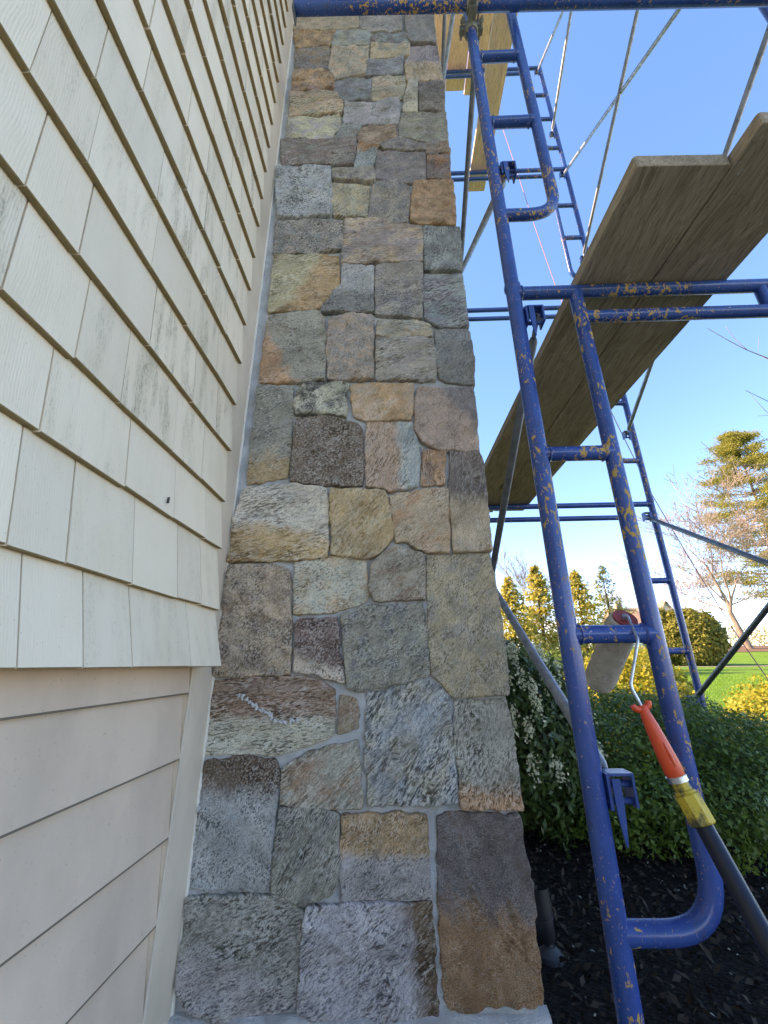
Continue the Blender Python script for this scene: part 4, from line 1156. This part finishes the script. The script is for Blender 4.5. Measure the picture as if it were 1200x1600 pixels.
for i_, p_ in enumerate(m.v):
    p_ = Vector(p_); k_ = min(i_ // 48, 59); d_ = p_ - cc_[k_]
    m.v[i_] = tuple(p_ + d_.normalized() * .0022 * (mnoise.noise(p_ * 130) + .8 * mnoise.noise(p_ * 300)))
rpart(m, 'roller_cover', m_nap(), sharp=None)
m = MB(); m.tube([capc - ax * .004, capc - ax * .0055, capc - ax * .0055], [.027, .0265, .011], 24, False); m.tube([capc - ax * .0055, capc + ax * .0005], [.0275, .0275], 24)
rpart(m, 'end_cap', m_plain('red_end_cap', (0.40, 0.055, 0.05), 0.55, bump=.5, scale=120))
m = MB(); m.tube([capc - ax * .003, capc - ax * .011], [.0105, .009], 14)
rpart(m, 'bearing', MAT['galv'])
wire = [capc - ax * .006, capc - ax * .016, at(997, 1000, .965), at(985, 1072, .955), at(1006, 1110, .950)]
m = MB(); m.tube(bend(wire, .010, 5), .0034, 12)
rpart(m, 'wire_frame', m_galv('bright_wire', (0.50, 0.53, 0.57), .8, .3))
h0, h1 = at(1003, 1104, .950), at(1056, 1212, .938)
hd = h1 - h0
m = MB(); m.tube([h0 + hd * k for k in (0, .03, .10, .25, .45, .65, .80, .93, 1.0)], [.0075, .0088, .0100, .0126, .0148, .0166, .0176, .0178, .0165], 20)
hn = rpart(m, 'handle', m_plain('orange_handle_plastic', (0.88, 0.075, 0.016), 0.38, bump=.05, var=.06))
side = hd.normalized().cross(Vector((0, 1, 0))).normalized()
m = MB()
for s in (-1, 1):
    b0 = h0 + hd * .03
    m.tube(bend([b0, b0 + side * s * .014 - hd * .005, b0 + side * s * .0175 - hd * .085], .007, 5), [.0065] * 6 + [.006] * 2, 12)
rpart(m, 'thumb_guard', hn.data.materials[0])
m = MB(); vd = Vector((0, -1, 0))
c0 = [h0 + hd * k + vd * r for k, r in ((.52, .0148), (.68, .0160), (.84, .0168))]
m.tube(c0, [.0025, .0042, .0028], 10)
rpart(m, 'grip_recess', hn.data.materials[0], hn).matrix_parent_inverse = hn.matrix_parent_inverse.inverted() @ Matrix.Translation(-ro_.location) if False else Matrix.Identity(4)
f1 = h1 + hd * .075
m = MB(); m.tube([h1 - hd * .005, f1], [.0180, .0184], 20); m.tube([h1 + hd * .001, h1 + hd * .012], [.0188, .0188], 20)
rpart(m, 'ferrule', m_galv('polished_ferrule', (0.62, 0.63, 0.62), .9, .22))
po = tag(empty('extension_pole', (0, 0, 0)), 'black extension pole with a scuffed yellow collar screwed into the roller handle', 'pole')
s0, s1 = f1, at(1100, 1290, .915)
sd = s1 - s0
def m_yel():
    t = NT('scuffed_yellow_collar'); P = t.coord('Object')
    c = t.mix(t.rng(t.noise(P, 40, 6, .7), .48, .60), (0.62, 0.40, 0.035), (0.09, 0.07, 0.03))
    return t.done(c, .55, t.bump(t.noise(P, 90, 4), .4, .002))
MY = m_yel()
m = MB(); m.tube([s0, s0 + sd * .22, s0 + sd * .24, s0 + sd * .30], [.0150, .0158, .0190, .0205], 10); m.build('threaded_tip', MY, po)
m = MB(); m.tube([s0 + sd * .30, s0 + sd * .34, s0 + sd * .70, s0 + sd * .97, s0 + sd * 1.0], [.0195, .0222, .0225, .0222, .0200], 8); cb = m.build('collar', MY, po, sharp=20)
pdir = (at(1200, 1474, .800) - s1)
pe = s1 + pdir * 1.0
t_end = (0.02 - s1.z) / pdir.z
m = MB(); m.tube([s1 - pdir * .03, s1 + pdir * .5, s1 + pdir * t_end], .0152, 18)
m.build('shaft', m_plain('black_pole_sleeve', (0.010, 0.012, 0.022), 0.38, bump=.1), po)
m = MB(); e_ = s1 + pdir * t_end; m.tube([e_ - pdir.normalized() * .05, e_ + pdir.normalized() * .012], [.0175, .0165], 14); m.build('end_grip', m_plain('pole_end', (0.02, 0.02, 0.02), .6), po)

# ================================================================== PATH LIGHT
r_ = ray(862, 1503); t_ = -CAMZ / r_.z
LB_ = Vector((r_.x * t_, r_.y * t_, 0))
pl = tag(empty('spot_light', LB_), 'small black garden uplight on a stake beside the chimney foot', 'garden light')
MBK = m_plain('black_lamp_metal', (0.012, 0.012, 0.014), .45)
top_ = Vector((-.008, .01, .150))
def lpart(m, n, mat): return m.build(n, mat, pl)
lpart(MB().tube([(0, 0, 0), (0, 0, .020), (0, 0, .023), (0, 0, .036)], [.036, .036, .030, .016], 20), 'base', m_plain('lamp_base', (0.045, 0.05, 0.055), .6, .3))
lpart(MB().tube([(0, 0, .02), top_ * .30 + Vector((0, 0, .0))], .013, 12), 'stem', MBK)
lpart(MB().tube([top_ * .28, top_ * .36, top_ * .62, top_ * .63, top_ * .66, top_ * .67, top_ * .70, top_ * .71, top_ * .86], [.016, .0235, .0245, .0265, .0265, .0245, .0245, .0268, .0268], 18), 'housing', MBK)
hood = MB()
n = 14; v = []; f = []
axn = top_.normalized(); uu = axn.cross(Vector((0, 1, 0))).normalized(); ww = axn.cross(uu)
for k in range(n + 1):
    a = math.pi * (.05 + .9 * k / n) + math.pi * .0
    dd = uu * math.cos(a) + ww * math.sin(a)
    for r0, h_ in ((.0268, .86), (.0268, 1.12), (.0248, 1.12), (.0248, .86)):
        v.append(top_ * h_ + dd * r0)
for k in range(n):
    for q in range(4):
        a, b = k * 4 + q, k * 4 + (q + 1) % 4
        f.append((a, b, b + 4, a + 4))
hood.add(v, f); lpart(hood, 'hood', MBK)
lens_m = NT('lamp_lens'); lens_m.done((0.55, 0.62, 0.66), .12, spec=.8)
lpart(MB().tube([top_ * .86, top_ * .885], [.0225, .0205], 18), 'lens', lens_m.m)

# ================================================================== SHRUBS
def shrub(name, label, c, rad, n, size, mat, seed, asp=.30, amp=.22, depth=.35, stems=7, group=None, zmin=.03, up=.35, freq=2.6):
    rg = np.random.default_rng(seed)
    root = tag(empty(name, (c[0], c[1], 0)), label, 'shrub', group)
    d = nrmz(rg.normal(size=(n, 3)))
    L = lump(d, seed, freq, amp)
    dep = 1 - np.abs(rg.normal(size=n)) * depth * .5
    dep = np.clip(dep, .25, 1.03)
    loc = d * (L * dep)[:, None] * np.array(rad)
    keep = loc[:, 2] + c[2] > zmin
    loc, dd, dp = loc[keep], d[keep], dep[keep]
    loc = loc + np.array([0, 0, c[2]])
    nr = nrmz(dd / np.array(rad) + np.array([0, 0, up]))
    m = len(loc)
    sz = rg.uniform(.5, 1.6, m) * size
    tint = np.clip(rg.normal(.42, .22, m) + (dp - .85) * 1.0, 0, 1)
    al = dd * 1.0 + rg.normal(size=(m, 3)) * .9
    V = leaf_quads(rg, loc, nr, sz, asp, .55, al)
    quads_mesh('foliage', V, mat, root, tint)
    for k in range(stems):
        a = rg.uniform(0, 6.28); q = rg.uniform(.3, .75)
        p = [(0, 0, 0), (math.cos(a) * rad[0] * q * .4, math.sin(a) * rad[1] * q * .4, c[2] * .5), (math.cos(a) * rad[0] * q, math.sin(a) * rad[1] * q, c[2] + rad[2] * .35)]
        MB().tube(p, [.013, .009, .004], 6).build('stem', MAT['bark'], root)
    return root
def m_bark(name, a, b, sc=30):
    t = NT(name); P = t.coord('Object')
    n = t.noise(t.mapping(P, (sc, sc, sc * .25)), 1, 5, .65)
    return t.done(t.mix(t.rng(n, .3, .7), a, b), .9, t.bump(n, .6, .01), spec=.15)
MAT['bark'] = m_bark('shrub_bark', (0.05, 0.037, 0.028), (0.11, 0.085, 0.065))
LEAF_D = m_leaf('dark_glossy_leaf', (0.026, 0.070, 0.010), (0.14, 0.23, 0.034), .25, .45, .35)
LEAF_P = m_leaf('andromeda_leaf', (0.022, 0.050, 0.012), (0.085, 0.14, 0.035), .2, .4, .4)
LEAF_Y = m_leaf('spring_yellow_leaf', (0.13, 0.17, 0.022), (0.42, 0.36, 0.045), .4, .5, .3)
LEAF_G = m_leaf('arborvitae_leaf', (0.045, 0.075, 0.018), (0.26, 0.23, 0.045), .25, .6, .2)
FLOWER = m_leaf('cream_flower', (0.50, 0.47, 0.27), (0.84, 0.76, 0.52), .3, .6, .2)

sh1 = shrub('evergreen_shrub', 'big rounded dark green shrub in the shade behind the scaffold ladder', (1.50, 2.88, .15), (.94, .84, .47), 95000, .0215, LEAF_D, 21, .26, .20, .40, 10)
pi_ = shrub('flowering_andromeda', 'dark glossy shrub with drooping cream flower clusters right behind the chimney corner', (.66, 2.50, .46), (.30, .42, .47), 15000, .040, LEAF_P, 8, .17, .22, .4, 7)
# drooping flower clusters of the andromeda
rg = np.random.default_rng(77)
for k in range(44):
    th = rg.uniform(-2.9, .3); el = rg.uniform(-.1, 1.25)
    d = np.array([math.cos(th) * math.cos(el), math.sin(th) * math.cos(el), math.sin(el)])
    base = Vector((d[0] * .31, d[1] * .43, .46 + d[2] * .48))
    n = 70
    tt = rg.uniform(0, 1, n)
    out = np.array([d[0], d[1], 0])
    pos = np.array(base)[None] + out[None] * (tt * .045)[:, None] + np.array([0, 0, -1.0])[None] * (tt ** 1.5 * .075)[:, None] + rg.normal(size=(n, 3)) * .013
    V = leaf_quads(rg, pos, rg.normal(size=(n, 3)), rg.uniform(.011, .019, n), .42, .5, np.tile([0, 0, -1.0], (n, 1)) + rg.normal(size=(n, 3)) * .4)
    fc_ = quads_mesh('flower_cluster', V, FLOWER, pi_, rg.uniform(0, 1, n)); fc_['kind'] = 'stuff'
shrub('yellow_shrub', 'low sunlit yellow green shrub behind the dark rounded one', (2.22, 4.35, .40), (.62, .50, .50), 17000, .032, LEAF_Y, 31, .3, .25, .3, 6)
ys_ = shrub('golden_shrub', 'sunlit golden green shrub at the right edge beside the lawn', (4.30, 4.75, .18), (.92, .72, .42), 17000, .034, LEAF_Y, 32, .3, .3, .3, 6)
shrub('low_shrub', 'mid green shrub between the andromeda and the conifers', (2.0, 7.6, .45), (1.5, .8, .55), 9000, .06, m_leaf('mid_leaf', (0.05, 0.11, 0.02), (0.15, 0.22, 0.05), .35), 33, .3, .25, .3, 5)

# ================================================================== FAR TREES
def conifer(name, label, x, y, h, w, n, mat, seed, group, spars=1.0, size=.20):
    rg = np.random.default_rng(seed)
    gz = ground_z(x, y)
    root = tag(empty(name, (x, y, gz)), label, 'conifer', group)
    MB().tube([(0, 0, -.1), (0, 0, h * .5), (0, 0, h * .97)], [h * .022, h * .013, .008], 8).build('trunk', MAT['bark'], root)
    # branches with sprays of foliage along them
    P, N, A, T = [], [], [], []
    nb = int(n / 22)
    for k in range(nb):
        t = rg.uniform(0, 1) ** .8
        z = h * (.02 + .97 * t)
        L = w * ((1 - t) ** .85) * rg.uniform(.65, 1.15) + .04
        a = rg.uniform(0, 6.283)
        dr = np.array([math.cos(a), math.sin(a), rg.uniform(.10, .55) - .15 * (1 - t)])
        m = max(4, int(22 * (L / w + .25)))
        s = rg.uniform(.2, 1, m)
        p = np.array([0, 0, z])[None] + dr[None] * (s * L)[:, None] + rg.normal(size=(m, 3)) * .06 * (L + .3)
        P.append(p); N.append(np.tile([0, 0, 1.0], (m, 1)) + dr[None] * .5); A.append(np.tile(dr, (m, 1)) + rg.normal(size=(m, 3)) * .6)
        T.append(np.clip(rg.normal(.45, .2) + rg.normal(size=m) * .15 + (s - .6) * .6, 0, 1))
    P = np.concatenate(P); N = np.concatenate(N); A = np.concatenate(A); T = np.concatenate(T)
    V = leaf_quads(rg, P, N, rg.uniform(.6, 1.3, len(P)) * size, .22, .6, A)
    quads_mesh('crown', V, mat, root, T)
    return root
LEAF_C = m_leaf('conifer_spray', (0.12, 0.14, 0.03), (0.50, 0.42, 0.09), .35, .6, .2)
LEAF_C2 = m_leaf('spruce_spray', (0.08, 0.11, 0.035), (0.30, 0.30, 0.10), .35, .6, .2)
for k, (px, ptop, Y, w, mat, lab, sp) in enumerate(((806, 902, 17, 1.4, LEAF_C, 'yellow green conifer nearest the chimney corner in the far row', 1.0),
        (852, 884, 18, 1.4, LEAF_C, 'second conifer from the chimney in the far row, left of the front post', 1.0),
        (917, 892, 19, 1.6, LEAF_C, 'third conifer of the far row, just right of the front post', 1.0),
        (963, 884, 21, 1.6, LEAF_C2, 'sparse darker conifer at the right end of the far row, behind the roller', .5))):
    b = on_y(px, 1010, Y); tp = on_y(px, ptop, Y)
    gz = ground_z(b.x, Y)
    conifer('conifer', lab, b.x, Y, tp.z - gz, w, int(8000 * sp), mat, 50 + k, 'row of conifers', sp, .17)
def globe(label, px, ptop, pbot, pw, Y, seed, n=16000):
    c = on_y(px, pbot, Y); tp = on_y(px, ptop, Y); wl_ = on_y(px - pw / 2, pbot, Y).x; wr_ = on_y(px + pw / 2, pbot, Y).x
    gz = ground_z(c.x, Y); h = tp.z - gz; rx = (wr_ - wl_) / 2
    r = shrub('globe_arborvitae', label, (c.x, Y, h * .47), (rx * 1.0, rx * .95, h * .53), n, .16, LEAF_G, seed, .3, .16, .3, 3, 'rounded evergreens on the lawn', .05, .3)
    r.location.z = gz
    return r
globe('large rounded evergreen on the lawn casting shadow to the right', 1092, 952, 1042, 92, 29, 61, 22000)
globe('smaller rounded evergreen on the lawn, left of the large one and behind the ladder', 1047, 955, 1040, 58, 30, 62, 14000)
shrub('hedge_shrub', 'low dark green hedge shrub below the far conifers', (5.4, 15.5, .45), (2.2, .9, .75), 9000, .10, m_leaf('hedge_leaf', (0.03, 0.06, 0.015), (0.10, 0.14, 0.035), .25), 63, .3, .25, .3, 4)

def bare_tree(name, label, base, h, lean, seed, mat, twigmat, levels=6, spread=.62, r0=None, group=None, trunk_frac=.22, budget=9000, rmin=.015):
    rnd = random.Random(seed)
    root = tag(empty(name, base), label, 'tree', group)
    tr, tw = MB(), MB()
    r0 = r0 or h * .022
    queue = [(Vector((0, 0, -.2)), Vector(lean).normalized(), h * trunk_frac, r0, 0)]
    cnt = 0
    while queue and cnt < budget:
        p, d, L, r, lev = queue.pop(0)
        cnt += 1
        segs = 4 if lev < 3 else 2
        pts, rr = [p], [max(r, rmin)]
        dd = d.copy()
        for s in range(segs):
            dd = (dd + Vector((rnd.uniform(-1, 1), rnd.uniform(-1, 1), rnd.uniform(-.5, .7))) * (.17 if lev else .07)).normalized()
            pts.append(pts[-1] + dd * L / segs); rr.append(max(r * (1 - .42 * (s + 1) / segs), rmin * .8))
        (tr if lev < 3 else tw).tube(pts, rr, 8 if lev < 2 else (5 if lev < 4 else 3), False)
        if lev >= levels: continue
        for k in range(3 if lev else 4):
            if lev == 0 or k == 0:
                q, pr = pts[-1], rr[-1]
            else:
                i = rnd.randint(1, segs); q, pr = pts[i], rr[i]
            perp = dd.cross(Vector((rnd.uniform(-1, 1), rnd.uniform(-1, 1), rnd.uniform(-1, 1)))).normalized()
            a = rnd.uniform(.35, 1.0) * spread * 1.2 if k else rnd.uniform(.05, .35)
            nd = (dd * math.cos(a) + perp * math.sin(a) + Vector((0, 0, .05))).normalized()
            if nd.z < -.1: nd.z *= .2
            queue.append((q, nd, L * rnd.uniform(.62, .88) if lev else L * rnd.uniform(.9, 1.2), pr * (rnd.uniform(.75, .92) if k == 0 else rnd.uniform(.45, .7)), lev + 1))
    tr.build('trunk', mat, root, sharp=None); tw.build('crown', twigmat, root, sharp=None)
    return root
BARK1 = m_bark('grey_brown_bark', (0.14, 0.10, 0.075), (0.33, 0.25, 0.19), 6)
TWIG1 = m_bark('pinkish_twig', (0.19, 0.14, 0.115), (0.36, 0.29, 0.245), 6)
tb0 = on_y(1170, 1003, 41)
bt = bare_tree('bare_tree', 'large leafless tree with pale spreading limbs behind the lawn, right of the ladder', (tb0.x, 41, ground_z(tb0.x, 41)), 16.5, (-.26, 0, 1), 14, BARK1, TWIG1, 7, .86, .34, None, .215, 9000, .024)
bb = on_y(820, 1000, 30)
bare_tree('bare_tree', 'slender leafless tree behind the conifer nearest the chimney', (bb.x, 30, ground_z(bb.x, 30)), 8.2, (.02, 0, 1), 15, BARK1, m_bark('grey_twig', (0.20, 0.19, 0.19), (0.34, 0.33, 0.32), 6), 6, .5, .09, None, .22, 2500)
bb = on_y(1000, 1000, 62)
bare_tree('bare_tree', 'distant leafless tree behind the far house roof', (bb.x + 4, 70, ground_z(bb.x, 70)), 12, (.0, 0, 1), 16, BARK1, TWIG1, 6, .6, .2, None, .22, 2500)

def pine(label, px, ptop, Y, w, seed):
    b = on_y(px, 1000, Y); tp = on_y(px, ptop, Y); gz = ground_z(b.x, Y); h = tp.z - gz
    rg = np.random.default_rng(seed)
    root = tag(empty('pine_tree', (b.x, Y, gz)), label, 'tree')
    tr = MB().tube([(0, 0, -.3), (.2, 0, h * .5), (0, 0, h * .98)], [.42, .26, .03], 8)
    P, N, A, T = [], [], [], []
    for k in range(210):
        t = rg.uniform(.18, 1.0); z = h * t
        L = w * (1 - t) ** .6 * rg.uniform(.55, 1.1) + .5
        a = rg.uniform(0, 6.283)
        dr = np.array([math.cos(a), math.sin(a), rg.uniform(.0, .35)])
        tr.tube([(0, 0, z), tuple(np.array([0, 0, z]) + dr * L * .9)], [.07, .02], 4, False)
        for q in range(12):
            s = rg.uniform(.35, 1.0)
            cc = np.array([0, 0, z]) + dr * L * s + rg.normal(size=3) * np.array([.55, .55, .12]) * (L / w * 1.2 + .25)
            m = 34
            p = cc[None] + rg.normal(size=(m, 3)) * np.array([.46, .46, .20])
            P.append(p); N.append(np.tile([0, 0, 1.0], (m, 1))); A.append(np.tile(dr, (m, 1)) + rg.normal(size=(m, 3)) * .7)
            T.append(np.clip(np.full(m, rg.normal(.5, .25)) + rg.normal(size=m) * .15, 0, 1))
    P = np.concatenate(P); N = np.concatenate(N); A = np.concatenate(A); T = np.concatenate(T)
    V = leaf_quads(rg, P, N, rg.uniform(.6, 1.3, len(P)) * .36, .16, .7, A)
    tr.build('trunk', BARK1, root, sharp=None)
    quads_mesh('crown', V, m_leaf('pine_needles', (0.085, 0.115, 0.028), (0.34, 0.31, 0.075), .35, .6, .2), root, T)
pine('tall pine with layered yellow green boughs at the right edge', 1258, 676, 58, 13.0, 91)

# twigs of a tree standing just outside the picture on the right
tt = tag(empty('bare_tree', (9.2, 7.5, ground_z(9.2, 7.5))), 'leafless tree just outside the right edge, its budding twigs reach into the sky', 'tree')
m = MB()
m.tube([(0, 0, -.1), (.05, 0, 1.6), (-.1, .1, 3.2), (-.2, .1, 5.2), (-.1, 0, 7.5)], [.13, .11, .09, .06, .02], 10, False)
loc0 = Vector(tt.location)
def limb(pxs, Y, r, from_z):
    pts = [Vector((-.12, .08, from_z))] + [on_y(a, b, Y) - loc0 for a, b in pxs]
    n = len(pts)
    m.tube(pts, [r * 2.6 - (r * 2.6 - r) * min(1, i / 1.0) if i == 0 else r * (1 - .6 * i / n) for i in range(n)], 5, False)
    return pts
limb([(1290, 595), (1200, 560), (1165, 546), (1140, 533), (1105, 513)], 7.0, .012, 3.2)
limb([(1240, 575), (1168, 547), (1150, 532), (1134, 510)], 7.0, .008, 3.2)
limb([(1250, 590), (1184, 553), (1186, 526)], 7.0, .006, 3.2)
limb([(1300, 670), (1200, 627), (1165, 610)], 7.1, .010, 2.6)
limb([(1290, 680), (1200, 646), (1174, 618)], 7.1, .007, 2.6)
limb([(1290, 650), (1200, 649), (1185, 650)], 7.1, .006, 2.6)
limb([(1290, 720), (1190, 726), (1150, 728), (1120, 712), (1095, 690)], 7.2, .009, 1.8)
limb([(1290, 730), (1180, 727), (1135, 724), (1116, 707)], 7.2, .006, 1.8)
limb([(1280, 735), (1170, 728), (1105, 727)], 7.2, .005, 1.8)
limb([(1290, 735), (1170, 720), (1142, 691)], 7.2, .005, 1.8)
m.build('trunk', BARK1, tt, sharp=None)

# far house
Yh = 62
hp = lambda px, py: on_y(px, py, Yh)
a = hp(1046, 990); gz = ground_z(a.x, Yh)
fh = tag(empty('far_house', (a.x, Yh, gz)), 'distant pale house with brown gable roof between the ladder stiles', 'house')
wl0, wr0 = hp(1034, 990).x - a.x, hp(1066, 990).x - a.x
ez, rz = hp(1046, 968).z - gz, hp(1046, 941).z - gz
mx = (wl0 + wr0) / 2
m = MB(); m.add([(wl0, 0, -.5), (wr0, 0, -.5), (wr0, 0, ez), (mx, 0, rz), (wl0, 0, ez), (wl0, 9, -.5), (wr0, 9, -.5), (wr0, 9, ez), (mx, 9, rz), (wl0, 9, ez)],
        [(0, 1, 2, 3, 4), (9, 8, 7, 6, 5), (0, 5, 6, 1), (1, 6, 7, 2), (4, 9, 5, 0)])
lx = hp(985, 990).x - a.x
m.box((lx, 1.5, -.5), (wl0 - .01, 8, ez * .98))
m.build('wall', m_plain('far_white_wall', (0.62, 0.60, 0.56), .8, scale=1), fh, smooth=False)
m = MB()
def slab(p, q, y0, y1, th):
    p, q = Vector(p), Vector(q)
    v = [(p.x, y0, p.y), (q.x, y0, q.y), (q.x, y1, q.y), (p.x, y1, p.y)]
    m.add(v + [(x, y, z + th) for x, y, z in v], [(3, 2, 1, 0), (4, 5, 6, 7), (0, 1, 5, 4), (1, 2, 6, 5), (2, 3, 7, 6), (3, 0, 4, 7)])
slab((wl0 - .4, ez - .3), (mx, rz + .02), -.4, 9.4, .18); slab((mx + .002, rz + .02), (wr0 + .4, ez - .3), -.4, 9.4, .18)
m.add([(lx - .3, 1.1, ez * .9), (wl0 - .45, 1.1, ez * .9), (wl0 - .45, 4.8, rz * .97), (lx - .3, 4.8, rz * .97), (wl0 - .45, 8.5, ez * .9), (lx - .3, 8.5, ez * .9)], [(0, 1, 2, 3), (3, 2, 4, 5), (0, 3, 5), (1, 4, 2), (0, 5, 4, 1)])
rfh = m.build('roof', m_plain('far_brown_roof', (0.24, 0.17, 0.13), .9, scale=2), fh, smooth=False)
cx_ = hp(1001, 990).x - a.x
MB().box((cx_ - .4, 4.2, ez * .9), (cx_ + .45, 5.2, hp(1001, 936).z - gz)).build('chimney', m_plain('far_brick', (0.40, 0.32, 0.28), .9, scale=4), rfh, smooth=False)
wm_ = m_plain('far_window', (0.05, 0.06, 0.08), .2)
MB().box((mx - .45, -.03, ez * .95), (mx + .45, .02, ez * 1.22)).build('window', wm_, fh, smooth=False)

# pale budding woods closing the view
rg = np.random.default_rng(123)
n = 30000
ang_x = rg.uniform(-25, 150, n)
yy = rg.uniform(78, 105, n)
hh = 3.6 + 1.6 * np.array([mnoise.noise(Vector((a * .12, 3, 1))) for a in ang_x]) + 1.0 * np.array([mnoise.noise(Vector((a * .5, 8, 1))) for a in ang_x])
zz = rg.uniform(0, 1, n) ** .8 * np.maximum(hh, 1.2) * 1.15
gzz = np.array([ground_z(a, b) for a, b in zip(ang_x, yy)])
pos = np.stack([ang_x, yy, gzz + zz], 1)
V = leaf_quads(rg, pos, rg.normal(size=(n, 3)), rg.uniform(.5, 1.3, n) * .55, .2, .5, np.tile([0, 0, 1.0], (n, 1)) + rg.normal(size=(n, 3)) * .6)
o = quads_mesh('woodland', V, m_leaf('budding_wood', (0.20, 0.17, 0.10), (0.46, 0.40, 0.24), .3, .8, .1), None, rg.uniform(0, 1, n))
tag(o, 'pale budding woodland closing the view behind the lawn', 'woodland', kind='stuff')

# grass blades on the near lawn
n = 42000
x = rg.uniform(2.2, 17, n); y = 5.4 + rg.uniform(0, 1, n) ** 1.4 * 12
z = np.array([ground_z(a, b) for a, b in zip(x, y)])
hgt = rg.uniform(.025, .06, n)
aa = rg.uniform(0, 6.283, n); wv = .004 + .0003 * y
b0 = np.stack([x, y, z], 1); sv = np.stack([np.cos(aa) * wv, np.sin(aa) * wv, 0 * aa], 1)
tip = b0 + np.stack([rg.normal(size=n) * .012, rg.normal(size=n) * .012, hgt], 1)
V = np.stack([b0 - sv, b0 + sv, tip], 1)
o = quads_mesh('grass', V, m_leaf('grass_blade', (0.07, 0.20, 0.018), (0.17, 0.34, 0.045), .4, .5, .3), None, rg.uniform(0, 1, n), 3)
tag(o, 'short sunlit green lawn grass beyond the shrubs', 'grass', kind='stuff')
